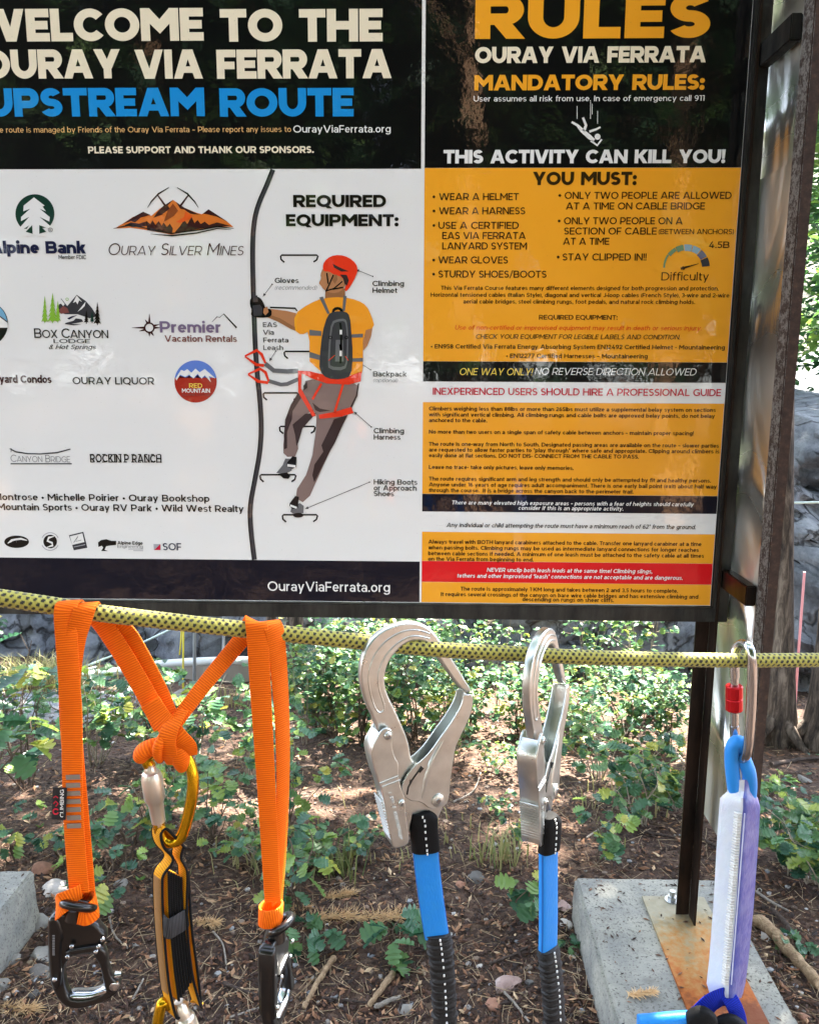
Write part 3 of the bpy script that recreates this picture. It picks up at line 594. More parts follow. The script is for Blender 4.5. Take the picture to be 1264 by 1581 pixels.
for t, b, yb in (('Climbers weighing less than 88lbs or more than 265lbs must utilize a supplemental belay system on sections', 1104, 633.6), ('with significant vertical climbing. All climbing rungs and cable bolts are approved belay points, do not belay', 1102.6, 642.8), ('anchored to the cable.', 751.6, 651.6), ('No more than two users on a single span of safety cable between anchors – maintain proper spacing!', 1070, 669.4), ('The route is one-way from North to South. Designated passing areas are available on the route – slower parties', 1109, 688.2),
                 ('are requested to allow faster parties to "play through" where safe and appropriate. Clipping around climbers is', 1109.5, 697), ('easily done at flat sections. DO NOT DIS- CONNECT FROM THE CABLE TO PASS.', 985.6, 705.8), ('Leave no trace- take only pictures, leave only memories.', 884.9, 723.8), ('The route requires significant arm and leg strength and should only be attempted by fit and healthy persons.', 1096.7, 741.8), ('Anyone under 16 years of age requires adult accompaniment. There is one early bail point (exit) about half way', 1105.5, 750.8), ('through the course.  It is a bridge across the canyon back to the perimeter trail.', 977, 759.6)): Bd(t, 662, b, yb, 6, .19)
i.done('conditions_band', rules)
i = Ink(); i.rectw('footer', x0, z(791.5), x1, z(764)-.0004); Bd('There are many elevated high exposure areas – persons with a fear of heights should carefully', 696.8, 1069.5, 778.6, 6, .19, .2, 'white'); Bd('consider if this is an appropriate activity.', 799.5, 961.4, 787, 6, .19, .2, 'white'); i.done('exposure_band', rules)
i = Ink(); Bd('Any individual or child attempting the route must have a minimum reach of 62" from the ground.', 689, 1073, 813.6, 6.6, .17, .2, 'text'); i.done('reach_lettering', rules)
i = Ink(); i.rectw('amber', x0, z(868), x1, z(823))
for t, b, yb in (('Always travel with BOTH lanyard carabiners attached to the cable. Transfer one lanyard carabiner at a time', 1082, 839), ('when passing bolts. Climbing rungs may be used as intermediate lanyard connections for longer reaches', 1078, 848), ('between cable sections if needed. A minimum of one leash must be attached to the safety cable at all times', 1086, 857), ('on the Via Ferrata from beginning to end.', 823, 865.4)): Bd(t, 661, b, yb, 6, .19)
i.done('travel_band', rules)
i = Ink(); i.rectw('red', x0, z(900.5), x1, z(868)-.0004); Bd('NEVER unclip both leash leads at the same time! Climbing slings,', 751, 1006, 882.6, 6.2, .2, .2, 'white'); Bd('tethers and other improvised "leash" connections are not acceptable and are dangerous.', 705, 1053, 891.6, 6.2, .2, .2, 'white'); i.done('warning_band', rules)
i = Ink(); i.rectw('amber', x0, ZB+.001, x1, z(900.5)-.0004); Bd('The route is approximately 1 KM long and takes between 2 and 3.5 hours to complete.', 710.6, 1045.8, 911.6, 6, .19); Bd('It requires several crossings of the canyon on bare wire cable bridges and has extensive climbing and', 680.5, 1077, 920, 6, .19); Bd('descending on rungs on sheer cliffs.', 805.9, 947, 928, 6, .19); i.done('length_band', rules)
# ------------------------------------------------------------------ kiosk steel
def steel(name, a, b, rough=.45, scale=30, metal=.7, bump=.15, stretch=(1, 1, .25)):
    m = Mat(name, a, rough, metal); co = m.coord(scale=stretch)
    c = m.ramp(m.noise(scale, 6, .7, co), [(.35, a), (.65, b)]); m.set('Base Color', c)
    m.set('Roughness', m.ramp(m.noise(scale*.6, 4, co=co), [(.3, rough-.1), (.7, rough+.15)])); m.bump(m.noise(scale*4, 4), bump, .001); return m
FRAME = steel('dark_steel', '2a2a29', '44433f', .42).m
POST = steel('browned_steel', '15120f', '3a2a20', .4, 18).m
m = Mat('rust_scale', '3a2a22', .8, .15)
co = m.coord(); n1 = m.noise(60, 6, .7, co); n2 = m.noise(230, 3, .6, co)
m.set('Base Color', m.mix(m.ramp(m.math('ADD', m.math('MULTIPLY', n1, .6), m.math('MULTIPLY', n2, .45)), [(.50, 0), (.56, 1)]), '33261f', '6e6a64')); m.bump(m.math('ADD', n1, n2), .6, .002); SCALE = m.m
m = Mat('rust_brown', '3b2a21', .75, .2); m.set('Base Color', m.ramp(m.noise(70, 6, .7), [(.3, '241913'), (.55, '3d2b22'), (.75, '57402f')])); m.bump(m.noise(240, 3), .5, .0015); RUST = m.m
m = Mat('rusty_plate', '8a5a2a', .55, .35); co = m.coord()
rg = m.math('ADD', m.noise(5, 5, .6, co), m.math('MULTIPLY', m.math('SUBTRACT', m.noise(60, 4, .7, co), .5), .6))
sep = m.n('SeparateXYZ'); m.l(co, sep.inputs[0])
near = m.math('MULTIPLY_ADD', sep.outputs[1], -1.9, -.24)   # plate colour runs from grey to rust towards the front
m.set('Base Color', m.ramp(m.math('ADD', rg, near), [(.28, '8d8672'), (.45, '94805c'), (.60, 'a0713a'), (.75, '9c5418'), (.95, '6a330f')])); m.set('Roughness', m.ramp(m.noise(40, 4, co=co), [(.3, .35), (.7, .75)])); m.bump(m.noise(160, 4, co=co), .35, .001); PLATE = m.m
# ground and polished sheet: grinding arcs
m = Mat('swirled_sheet', 'c4c2ba', .3, .9); co = m.coord()
w1 = m.n('TexWave', wave_type='RINGS', rings_direction='X'); w1.inputs['Scale'].default_value = .9; w1.inputs['Distortion'].default_value = 5.0; w1.inputs['Detail'].default_value = 2; w1.inputs['Detail Scale'].default_value = .8
mp = m.coord(scale=(1.6, 2.2, 1.0)); m.l(mp, w1.inputs['Vector'])
w2 = m.noise(2.0, 2, .5, mp, 1.0); fine = m.noise(130, 3, .6, m.coord(scale=(1, 1, .05)))
hh = m.math('ADD', m.math('MULTIPLY', m.math('POWER', w1.outputs[1], 2.5), 1.0), m.math('ADD', m.math('MULTIPLY', w2, 1.2), m.math('MULTIPLY', fine, .02)))
m.bump(hh, 1.0, .046); m.set('Roughness', m.ramp(w1.outputs[1], [(.1, .50), (.8, .27)])); m.set('Base Color', m.ramp(w2, [(.3, 'a5a49c'), (.7, 'd0cec4')])); SHEET = m.m
BOLT = Mat('galvanised', 'b5b7b6', .35, 1.0).m
def bar(name, a, b, mat, parent=kiosk, bev=.0025, label=None):
    bm = bmesh.new(); bmesh.ops.create_cube(bm, size=1)
    for v in bm.verts: v.co = Vector([(a[k]+b[k])/2+v.co[k]*(b[k]-a[k]) for k in range(3)])
    bmesh.ops.bevel(bm, geom=list(bm.edges), offset=bev, segments=2, affect='EDGES')
    me = bpy.data.meshes.new(name); bm.to_mesh(me); bm.free(); me.polygons.foreach_set('use_smooth', [True]*len(me.polygons)); me.set_sharp_from_angle(angle=math.radians(50))
    o = put(me, name, mat, parent)
    if label: o['label'] = label
    return o
FX0 = XR+.003; FX1 = onY(1123.5, 945, SY-.012).x; FZ0 = onY(1118, 961, SY-.012).z
fy0, fy1 = SY-.012, SY+.02
fr = MB()
fb = bar('frame', (XL-.05, fy0, FZ0), (FX1, fy1, ZB-.002), FRAME, label='dark steel angle frame round both panels')
o = bar('upright', (FX0, fy0-.0012, FZ0+.001), (FX1-.0005, fy1-.001, ZT+.04), FRAME, fb)
o = bar('rail', (XL-.05, fy0, ZT+.002), (FX0-.0005, fy1, ZT+.045), FRAME, fb)
# back post: angle iron behind the frame
pA = onZ(1043, 1412, .131); pB = onZ(1063, 1416, .131); pC = onZ(1077, 1429, .131)
py = pA.y
mb = MB(); t = .005
mb.box((pA.x, py, .131), (pB.x+.002, py+t, 2.9)); mb.box((pB.x-t+.007, py-.045, .131), (pB.x+.007, py-.0005, 2.9)); mb.build('post', POST, kiosk, False)['label'] = 'dark angle iron post behind the frame'
# side sheet in a vertical plane running towards the viewer, rusty tube at its near edge
SX = FX1+.003
YN = SX/onY(1222, 460, 1.0).x
TX0 = SX-.003; TX1 = onY(1239, 460, YN).x
tube = bar('post', (TX0, YN, .131), (TX1, YN+.052, 2.9), SCALE, label='rusty square tube post at the near edge of the side sheet')
tube.data.materials.append(RUST)
for p in tube.data.polygons:
    if p.normal.y < -.5: p.material_index = 1
YF = 2.14
zb0 = onX(1080, 1247, SX).z; zs = onX(1200, 262, SX).z
sheet = MB()
for (za, zb, dx) in ((zb0, zs, 0), (zs-.03, 2.85, .0042)): sheet.box((SX+dx, YN+.0525, za), (SX+dx+.004, YF, zb))
sheet.build('side_sheet', SHEET, kiosk, False)['label'] = 'swirl ground metal side sheet'
zt = [onX(1215, y, SX).z for y in (44, 82)]
bar('brace', (SX-.026, YN+.053, min(zt)), (SX-.002, SY-.0135, max(zt)), FRAME)
zt = [onX(1150, y, SX).z for y in (892, 924)]
bar('brace', (SX-.026, YN+.053, min(zt)), (SX-.002, SY-.0135, max(zt)), POST)
bar('brace', (SX-.026, YN+.053, 2.62), (SX-.002, SY-.0135, 2.85), FRAME)
# mirrored left side of the kiosk, mostly outside the picture
bar('post', (-1.66, SY+.03, .131), (-1.60, SY+.08, 2.9), POST)
# base plate on the footing
a = onZ(990, 1383, .131); b = onZ(1092, 1383, .131); xr = onZ(1168, 1543, .131).x
pl = bar('base_plate', (a.x, 1.22, .1255), (xr, a.y, .1315), PLATE, bev=.001, label='rusty flat base plate under the posts')
bq = onZ(1040, 1397, .1315); mb = MB(); mb.tube([(bq.x, bq.y+.02, .1315), (bq.x, bq.y+.02, .145)], .013, 6); mb.tube([(bq.x, bq.y+.02, .1315), (bq.x, bq.y+.02, .134)], .02, 20); mb.tube([(bq.x, bq.y+.02, .145), (bq.x, bq.y+.02, .160)], .008, 12); mb.build('bolt', BOLT, kiosk, angle=30)
# ------------------------------------------------------------------ concrete footings
m = Mat('concrete', '9a9992', .9); co = m.coord()
c1 = m.mix(m.ramp(m.noise(5, 7, .7, co), [(.38, 0), (.62, 1)]), '73736f', '989589'); c1 = m.mix(m.ramp(m.noise(14, 6, .7, co), [(.54, 0), (.72, .8)]), c1, '66615a')
c1 = m.mix(m.ramp(m.noise(150, 2, .6, co), [(.56, 0), (.66, .8)]), c1, '4a463f'); m.set('Base Color', c1); m.bump(m.math('ADD', m.noise(60, 6, .7, co), m.math('MULTIPLY', m.noise(9, 3, co=co), .8)), .5, .006); CONC = m.m
def footing(label, x0, x1, y0, y1, z0, z1, taper):
    bm = bmesh.new(); bmesh.ops.create_cube(bm, size=1)
    for v in bm.verts:
        tp = v.co.z > 0; e = 0 if tp else taper
        v.co = Vector(((x0-e) if v.co.x < 0 else (x1+e), (y0-e) if v.co.y < 0 else (y1+e), z1 if tp else z0))
    bmesh.ops.bevel(bm, geom=list(bm.edges), offset=.008, segments=2, affect='EDGES'); bmesh.ops.subdivide_edges(bm, edges=list(bm.edges), cuts=18, use_grid_fill=True)
    for v in bm.verts:
        nn = noise.noise(v.co*9)*.004+noise.noise(v.co*40)*.0015; v.co += Vector((nn, nn*.7, nn*.6))
    cx, cy = (x0+x1)/2, (y0+y1)/2
    me = bpy.data.meshes.new('concrete_footing'); bm.to_mesh(me); bm.free(); me.transform(Matrix.Translation((-cx, -cy, -z0))); me.polygons.foreach_set('use_smooth', [True]*len(me.polygons)); me.set_sharp_from_angle(angle=math.radians(40))
    me.materials.append(CONC); o = bpy.data.objects.new('concrete_footing', me); COL.objects.link(o); o.location = (cx, cy, z0); return tag(o, label, 'footing')
c0 = onZ(887, 1353, .125); c1_ = onZ(1230, 1581, .125)
footing('grey concrete footing under the rusty plate', c0.x, c1_.x+.004, .95, c0.y, -.15, .125, .012)
lf = onZ(52, 1344, .125)
footing('grey concrete footing cut by the left picture edge', lf.x-.62, lf.x, .95, lf.y, -.15, .125, .012)
# ------------------------------------------------------------------ rope
YEL, BLK = (.80, .78, .28), (.035, .035, .03)
m = Mat('braided_rope', YEL, .75, Sheen_Weight=.25); at = m.n('Attribute', attribute_name='tint'); n1 = m.noise(900, 2)
m.set('Base Color', m.mix(at.outputs['Fac'], m.mix(n1, '151410', '24221a'), m.mix(n1, '9c9233', 'bdb456'))); m.bump(m.noise(1500, 2, .6, m.coord(scale=(1, 1, 1))), .3, .0006); ROPE = m.m
rpx = [(-120, 905), (-60, 914), (0, 923), (75, 934), (150, 946), (250, 958), (350, 969), (420, 976), (480, 983), (560, 991), (680, 1003), (800, 1009.5), (880, 1014), (1000, 1017.5), (1130, 1019.5), (1264, 1019), (1330, 1018), (1400, 1016)]
path = catmull([Gr(x, y) for x, y in rpx], 40)
L = [0]
for a, b in zip(path, path[1:]): L.append(L[-1]+(b-a).length)
step = .00075; N = int(L[-1]/step); n = 44; vs = []; cs = []; j = 0
RR = .0074
for i_ in range(N+1):
    s_ = i_*step
    while j < len(L)-2 and L[j+1] < s_: j += 1
    t = (s_-L[j])/(L[j+1]-L[j]); p = path[j].lerp(path[j+1], t); d = (path[j+1]-path[j]).normalized()
    u = (Vector((0, 0, 1))-d*d.z).normalized(); w = d.cross(u)
    for k in range(n):
        a = k/n; A = 12; per = .0072
        f1 = s_/per+a*A/2*1.0; f2 = s_/per-a*A/2*1.0
        st = math.sin(PI*f1)*math.sin(PI*f2)
        r = RR*(1+.09*abs(st)**.7-.02)
        # paired dark flecks, brick fashion, along the braid
        row = math.floor(a*11); ph = (s_/.0063+.5*(row % 2)) % 1.0; fr_ = a*11-row
        e = math.hypot((ph-.5)/.27, (fr_-.5+ .35*(ph-.5))/.36)
        cs.append(0.0 if e < 1 else 1.0)
        vs.append(p+(u*math.cos(2*PI*a)+w*math.sin(2*PI*a))*r)
fs = [(i_*n+k, (i_+1)*n+k, (i_+1)*n+(k+1) % n, i_*n+(k+1) % n) for i_ in range(N) for k in range(n)]
mb = MB(); mb.v = vs; mb.f = fs; mb.m = [0]*len(fs); mb.c = cs
tag(mb.build('rope', ROPE, None, True, 180), 'yellow rope flecked with black stretched across in front of the sign', 'rope')
# ------------------------------------------------------------------ webbing and metals
def webbing(name, a, b, rib=.0022, depth=.5, rough=.7, edge=None, sheen=.05):
    m = Mat(name, a, rough); m.b.inputs['Specular IOR Level'].default_value = .2; uv = m.n('UVMap'); sp = m.n('SeparateXYZ'); m.l(uv.outputs[0], sp.inputs[0])
    sn = m.math('SINE', m.math('MULTIPLY', sp.outputs[0], 2*PI/rib)); h = m.math('MULTIPLY_ADD', sn, .5, .5)
    col = m.mix(h, b, a)
    if edge:
        ed = m.math('ABSOLUTE', m.math('SUBTRACT', sp.outputs[1], .5)); col = m.mix(m.ramp(ed, [(.40, 0), (.42, 1)]), col, edge)
    col = m.mix(m.ramp(m.noise(90, 3), [(.45, 0), (.8, .35)]), col, b)
    m.set('Base Color', col); wv = m.noise(1400, 2); m.bump(m.math('ADD', h, m.math('MULTIPLY', wv, .5)), depth, .0007); return m.m
ORANGE = webbing('orange_webbing', 'ff7a0a', 'e45a02')
YWEB = webbing('yellow_webbing', 'f0a81e', 'c98512'); TANWEB = webbing('tan_stitched_webbing', 'b8874e', '8e6a42', .0015, .9)
BLKEDGE = webbing('black_webbing', '161617', '0a0a0b', .002); BLUEWEB = webbing('royal_blue_webbing', '1730b8', '0e1f86', .002)
m = Mat('blue_sleeve', '0a84dc', .45, Sheen_Weight=.1); m.bump(m.math('ADD', m.noise(700, 2, .5, m.coord(scale=(1, 1, .3))), m.math('MULTIPLY', m.noise(45, 3), 1.5)), .35, .0012); m.set('Base Color', m.mix(m.ramp(m.noise(70, 5, .7), [(.45, 0), (.75, .45)]), '0a84dc', '2f8fd0')); BLUE = m.m
m = Mat('black_elastic', '131315', .6)
m.b.inputs['Specular IOR Level'].default_value = .5; m.bump(m.noise(700, 3), .5, .0008); ELASTIC = m.m
WHITE = Mat('white_thread', 'e8e8e4', .6).m
GREYT = Mat('grey_thread', '8a7a6c', .7).m
m = Mat('zinc_plate', 'd6d5cd', .34, .95); co = m.coord(); m.set('Base Color', m.ramp(m.noise(45, 4, .6, co), [(.3, 'c6cac6'), (.7, 'dee2de')])); m.set('Roughness', m.ramp(m.noise(60, 4, co=co), [(.3, .27), (.7, .38)])); m.bump(m.noise(500, 3, co=co), .03, .0005); ZINC = m.m
m = Mat('black_anodised', '060607', .3, 0, Coat_Weight=.25, Coat_Roughness=.08); m.bump(m.noise(300, 3), .04, .0006); ANOD = m.m
m = Mat('worn_polished_metal', 'b9bcbf', .16, 1.0); m.bump(m.noise(120, 3), .06, .0008); POLISH = m.m
GOLD = Mat('gold_anodised', 'c89a1c', .24, .95).m
m = Mat('silver_sleeve', 'd8d0c2', .34, .85); GSLV = m.m
REDA = Mat('red_anodised', 'c0131c', .3, .55).m
class Plane:
    """vertical plane through a point of the picture, turned by th; gives local (across, up) of a picture point"""
    def __init__(s, px, py, Y, th): s.P = onY(px, py, Y); s.th = math.radians(th); s.U = Vector((math.cos(s.th), math.sin(s.th), 0)); s.N = Vector((-math.sin(s.th), math.cos(s.th), 0))
    def uv(s, x, y):
        d = ray(x, y); t = (s.P-O).dot(s.N)/d.dot(s.N); Q = O+d*t; return ((Q-s.P).dot(s.U), Q.z-s.P.z)
    def M(s, off=0): 
        p = s.P+s.N*off; return Matrix(((s.U.x, s.N.x, 0, p.x), (s.U.y, s.N.y, 0, p.y), (0, 0, 1, p.z), (0, 0, 0, 1)))
    def pt(s, x, y, off=0): a, b = s.uv(x, y); return s.P+s.U*a+Vector((0, 0, b))+s.N*off
def loft(mb, pts, U, N, a, b, n=20, mi=0, ripple=None, power=2.0):
    pts = [Vector(p) for p in pts]; vs = []; k = len(pts)
    for i_, p in enumerate(pts):
        aa = a[i_] if isinstance(a, (list, tuple)) else a; bb = b[i_] if isinstance(b, (list, tuple)) else b
        for j_ in range(n):
            t = 2*PI*j_/n; c, s_ = math.cos(t), math.sin(t); q = 2/power
            x = aa*abs(c)**q*(1 if c >= 0 else -1); y = bb*abs(s_)**q*(1 if s_ >= 0 else -1)
            r = 1+(ripple(i_, t) if ripple else 0); vs.append(p+U*(x*r)+N*(y*r))
    fs = [(i_*n+j_, i_*n+(j_+1) % n, (i_+1)*n+(j_+1) % n, (i_+1)*n+j_) for i_ in range(k-1) for j_ in range(n)]
    fs += [tuple(range(n-1, -1, -1)), tuple((k-1)*n+j_ for j_ in range(n))]; mb.add(vs, fs, mi)
def rivet(name, pos, nrm, r, parent, mat=ZINC, h=.002):
    mb = MB(); t = nrm.normalized(); mb.tube([pos-t*.001, pos+t*h*.5, pos+t*h*.9, pos+t*h], [r, r, r*.75, r*.3], 20); return mb.build(name, mat, parent, angle=50)
# ------------------------------------------------------------------ orange Y lanyard
lan = thing('webbing_lanyard', 'bright orange webbing lanyard looped twice over the yellow rope and knotted in the middle', 'lanyard', Gr(250, 1150))
def strand(pts, w=.0180, wd=None, n=8, th=.0017, name='strand', mat=ORANGE, parent=lan):
    mb = MB(); P3 = catmull([Gr(p[0], p[1], p[2] if len(p) > 2 else 0) for p in pts], n)
    if wd is None: W = Vector((1, .15, 0))
    elif isinstance(wd, list):
        W = []; m_ = len(wd)-1
        for i_ in range(len(P3)):
            t = i_/(len(P3)-1)*m_; k = min(int(t), m_-1); W.append(Vector(wd[k]).lerp(Vector(wd[k+1]), t-k))
    else: W = wd
    wv = w
    if isinstance(w, list):
        wv = []; m_ = len(w)-1
        for i_ in range(len(P3)):
            t = i_/(len(P3)-1)*m_; k = min(int(t), m_-1); wv.append(w[k]+(w[k+1]-w[k])*(t-k))
    mb.ribbon(P3, W, wv, th); return mb.build(name, mat, parent, True, 60)
# left arm
strand([(252, 1122, -.004), (226, 1072, .006), (190, 1010, .010), (162, 968, .0115), (146, 948, .0105), (139, 932.5, .004), (136, 932, -.004), (131, 940, -.0105), (126, 956, -.0115), (116, 990, -.0085), (109, 1040, -.004), (108, 1080, -.002), (111, 1140, .000), (120, 1240, .002), (128, 1330, .003), (132, 1378, .002)], wd=[(1, .1, 0), (1, .1, 0), (1, .3, 0), (.9, .5, 0), (1, .3, 0), (1, .2, 0)])
strand([(262, 1112, .002), (244, 1066, .010), (216, 1012, .0125), (192, 974, .0125), (160, 958, .012), (128, 944, .0105), (114, 929.5, .004), (108, 929, -.004), (102, 938, -.0105), (101, 955, -.0118), (104, 1000, -.0105), (108, 1060, -.0085), (111, 1110, -.006), (112, 1180, -.005), (113, 1240, -.005), (117, 1310, -.004), (123, 1378, -.004)], wd=[(1, .1, 0), (1, .1, 0), (1, .1, 0), (.8, .35, 0), (.9, .3, 0), (1, .1, 0), (1, .1, 0)])
bt = MB()
for k in range(7):
    y = 1200+k*12.5; a = Gr(113+k*.25, y, -.0066)
    bt.ribbon([a-Vector((0, 0, .0022)), a+Vector((0, 0, .0022))], Vector((1, .1, 0)), .0125, .0009)
bt.build('bar_tack', GREYT, lan)
tg = MB(); a0, a1 = Gr(93, 1216, -.0062), Gr(91, 1265, -.0062); tg.ribbon([a0, a1], Vector((1, .1, 0)), .0125, .0008); lb = tg.build('side_label', Mat('label_black', '16161a', .6).m, lan)
# sewn label: red ring mark and small upright letters running up the label
lt = Ink(); lt.S = lambda x, y, lv: Gr(x, y, -.0070-.00005*lv)
lt.ring('crimson', 86.5, 1253, 4.0, 2.2, 2, 20, 330, 18); lt.line('crimson', [(83, 1241), (86.5, 1237), (90, 1241), (86.5, 1245)], 1.8, 2); lt.line('crimson', [(83, 1232), (86.5, 1229), (90, 1232)], 1.8, 2)
polys, W = word('CLIMBING', .17, 4)
for k, qd in polys: lt.add([Gr(93+(1-v)*6, 1262-u/W*43, -.0072-.00002*k) for u, v in qd], [tuple(range(len(qd)))], lt.mi('white'))
lt.done('label_lettering', lb)
# loop through the eye of the left hook
strand([(126, 1376, -.006), (112, 1384, -.0095), (96, 1394, -.010), (88, 1404, -.004), (92, 1402, .008), (112, 1392, .011)], w=.0185, wd=[(.5, .2, 1), (.55, .2, 1), (.3, -.5, 1), (.3, .2, 1)], name='choke_loop')
strand([(122, 1412, -.013), (134, 1413, -.014), (147, 1402, -.010), (149, 1390, .000), (142, 1381, .008), (130, 1376, .008)], w=.0185, wd=[(-.75, .1, 1), (-.4, .1, 1), (.2, -.5, 1), (.1, .1, 1)], name='choke_loop')
# middle strand from the right arm, right arm, knot
strand([(262, 1128, -.006), (318, 1054, .004), (374, 986, .0115), (385, 968, .0105), (391, 960, .004), (394, 959, -.004), (396, 965, -.0105), (398, 985, -.0115), (402, 1060, -.010), (408, 1160, -.009), (415, 1280, -.008), (421, 1392, -.007)], wd=[(.7, -.2, -.7), (.7, -.25, -.7), (.75, .1, -.5), (1, .2, 0), (1, .15, 0), (1, .1, 0)], w=[.013, .0155, .018, .020, .020, .0195, .0175, .0155])
strand([(398, 985, .012), (408, 972, .0105), (414, 961, .004), (417, 960, -.003), (421, 966, -.009), (426, 985, -.009), (432, 1050, -.004), (436, 1120, -.002), (437, 1200, -.001), (434, 1300, -.001), (428, 1394, -.003)], wd=[(1, .3, 0), (.9, .5, 0), (.7, .8, 0), (.6, .9, 0)], w=[.018, .019, .0185, .017, .0145])
mb = MB(); c = Gr(418, 1410, -.004)
ring = [c+Vector((.0112*math.cos(t), .0100*math.sin(t), .0015*math.cos(t))) for t in [2*PI*k/28 for k in range(28)]]
mb.ribbon(ring, Vector((.06, 0, 1)), .0195, .0022, closed=True); mb.build('choke_loop', ORANGE, lan, True, 60)
# girth hitch
def bulge(pts, rr, sq=.8, name='knot'):
    P3 = catmull([Gr(*p) for p in pts], 6); m_ = len(rr)-1; R3 = []
    for i_ in range(len(P3)):
        t = i_/(len(P3)-1)*m_; k = min(int(t), m_-1); R3.append(rr[k]+(rr[k+1]-rr[k])*(t-k))
    mb = MB(); mb.tube(P3, R3, 20); return mb.build(name, ORANGE, lan, True, 60)
bulge([(216, 1171, -.002), (222, 1161, -.005), (236, 1153, -.006), (252, 1148, -.003)], [.0062, .0080, .0082, .0074, .0058])
bulge([(264, 1124, -.005), (270, 1142, -.007), (277, 1164, -.006), (282, 1187, -.001)], [.0068, .0094, .0102, .0092, .0050])
bulge([(252, 1136, -.013), (245, 1150, -.0155), (243, 1163, -.013), (247, 1173, -.006)], [.0040, .0048, .0046, .0036])
strand([(232, 1084, -.001), (248, 1108, -.005), (262, 1124, -.011), (276, 1138, -.0175), (290, 1152, -.015), (293, 1166, -.008)], w=[.0195, .0195, .018, .016, .014], wd=[(.9, .1, .5), (.8, .1, .6), (.9, .1, .55), (1, .15, .3)], name='knot')
strand([(284, 1096, -.006), (272, 1112, -.012), (262, 1128, -.0165), (258, 1146, -.0175), (262, 1166, -.014), (268, 1180, -.008)], w=[.014, .016, .016, .013], wd=[(.8, -.2, .4), (1, .1, .1), (1, .1, -.3)], name='knot')
# ------------------------------------------------------------------ gold locking carabiner in the knot
def carabiner(name, label, Yo, body, gate, sleeve, r, mb_, mg, ms, flat=1.0):
    t = thing(name, label, 'carabiner', Gr(*body[len(body)//2]))
    P3 = catmull([Gr(p[0], p[1], (p[2] if len(p) > 2 else 0)+Yo) for p in body], 8); b = MB(); b.tube(P3, r, 18); b.build('body', mb_, t, True, 60)
    g0, g1 = Gr(gate[0][0], gate[0][1], Yo+gate[0][2]), Gr(gate[1][0], gate[1][1], Yo+gate[1][2]); g = MB(); g.tube([g0, g0.lerp(g1, .5), g1], r*.82, 18); gt = g.build('gate', mg, t, True, 60)
    s0, s1 = g0.lerp(g1, sleeve[0]), g0.lerp(g1, sleeve[1]); d = (s1-s0); s_ = MB(); pr = sleeve[2]
    s_.tube([s0+d*p for p, _ in pr], [r*q_ for _, q_ in pr], 12 if sleeve[3] else 24); s_.build('sleeve', ms, gt, True, 35); return t
carabiner('carabiner', 'gold anodised carabiner with frosted silver screw sleeve hanging in the orange knot', .000,
          [(232, 1184), (227, 1172), (236, 1162), (256, 1157), (276, 1161), (290, 1174), (298, 1198, -.003), (297, 1228, -.005), (290, 1262, -.005), (281, 1290, -.004), (268, 1300, -.002), (254, 1296), (247, 1282), (245, 1268)],
          [(231, 1180, -.001), (246, 1274, -.001)], (.02, .96, [(0, .8), (.06, 1.05), (.1, 1.05), (.12, 1.45), (.2, 1.75), (.56, 1.75), (.62, 1.45), (.66, 1.3), (.98, 1.15), (1, .8)], True), .0056, GOLD, GSLV, GSLV)
carabiner('carabiner', 'second gold carabiner with silver sleeve at the bottom edge under the folded yellow strap', .000,
          [(262, 1552), (252, 1548, -.002), (247, 1562, -.003), (243, 1590, -.004), (243, 1640, -.004), (262, 1665), (290, 1662), (305, 1640), (302, 1610)], [(276, 1546, -.002), (303, 1616, -.002)], (.02, .98, [(0, .8), (.06, 1.2), (.3, 1.35), (.34, 1.7), (.38, 1.75), (.9, 1.75), (1, .9)], True), .0056, GOLD, GSLV, GSLV)
# ------------------------------------------------------------------ folded yellow tear strap
ea = thing('energy_absorber', 'folded yellow and black tear strap banded in black hanging from the gold carabiner', 'shock absorber', Gr(268, 1400))
TH = math.radians(-38); EU = Vector((math.cos(TH), math.sin(TH), 0)); EN = Vector((math.sin(TH), -math.cos(TH), 0))*-1   # EU across the strap towards the viewer, EN away from its face
def fold(pts, w=.0138, th=.0019, name='fold', mat=YWEB, edge=True):
    P3 = catmull([Gr(x, y, 0)+EU*u+EN*v*.78 for x, y, u, v in pts], 6); f = MB(); f.ribbon(P3, EU, w, th); o = f.build(name, mat, ea, True, 60)
    if edge:
        for sgn in (1, -1):
            e = MB(); e.tube([p+EU*(sgn*w/2) for p in P3], th*.72, 8); e.build('edging', BLKEDGE, o)
    return o
F0 = [(256, 1300, 0, .006), (254, 1285, 0, 0), (258, 1268, 0, -.006), (268, 1272, 0, -.004)]
fold([(276, 1308, 0, .004), (270, 1290, 0, -.003), (258, 1272, 0, -.007), (251, 1280, 0, -.008), (253, 1300, 0, -.006), (262, 1318, 0, -.002), (262, 1328, 0, -.003), (255, 1342, 0, -.008), (254, 1360, 0, -.009), (256, 1420, 0, -.009), (263, 1500, 0, -.009), (270, 1540, 0, -.009), (275, 1562, 0, -.007), (278, 1556, 0, -.002)], name='fold')
fold([(272, 1306, 0, .005), (270, 1322, 0, .003), (276, 1334, 0, .003), (281, 1350, 0, .002), (280, 1420, 0, .002), (286, 1500, 0, .004), (294, 1545, 0, .007), (292, 1552, 0, .012), (286, 1500, 0, .012), (280, 1430, 0, .009), (276, 1345, 0, .008)], name='fold')
for k in range(6): fold([(261+k*1.5, 1338+k*3, 0, -.0062+k*.0021), (263+k*1.6, 1400, 0, -.0066+k*.0021), (270+k*1.8, 1480, 0, -.0068+k*.0022), (277+k*1.3, 1535-k*4, 0, -.0066+k*.0022)], name='fold')
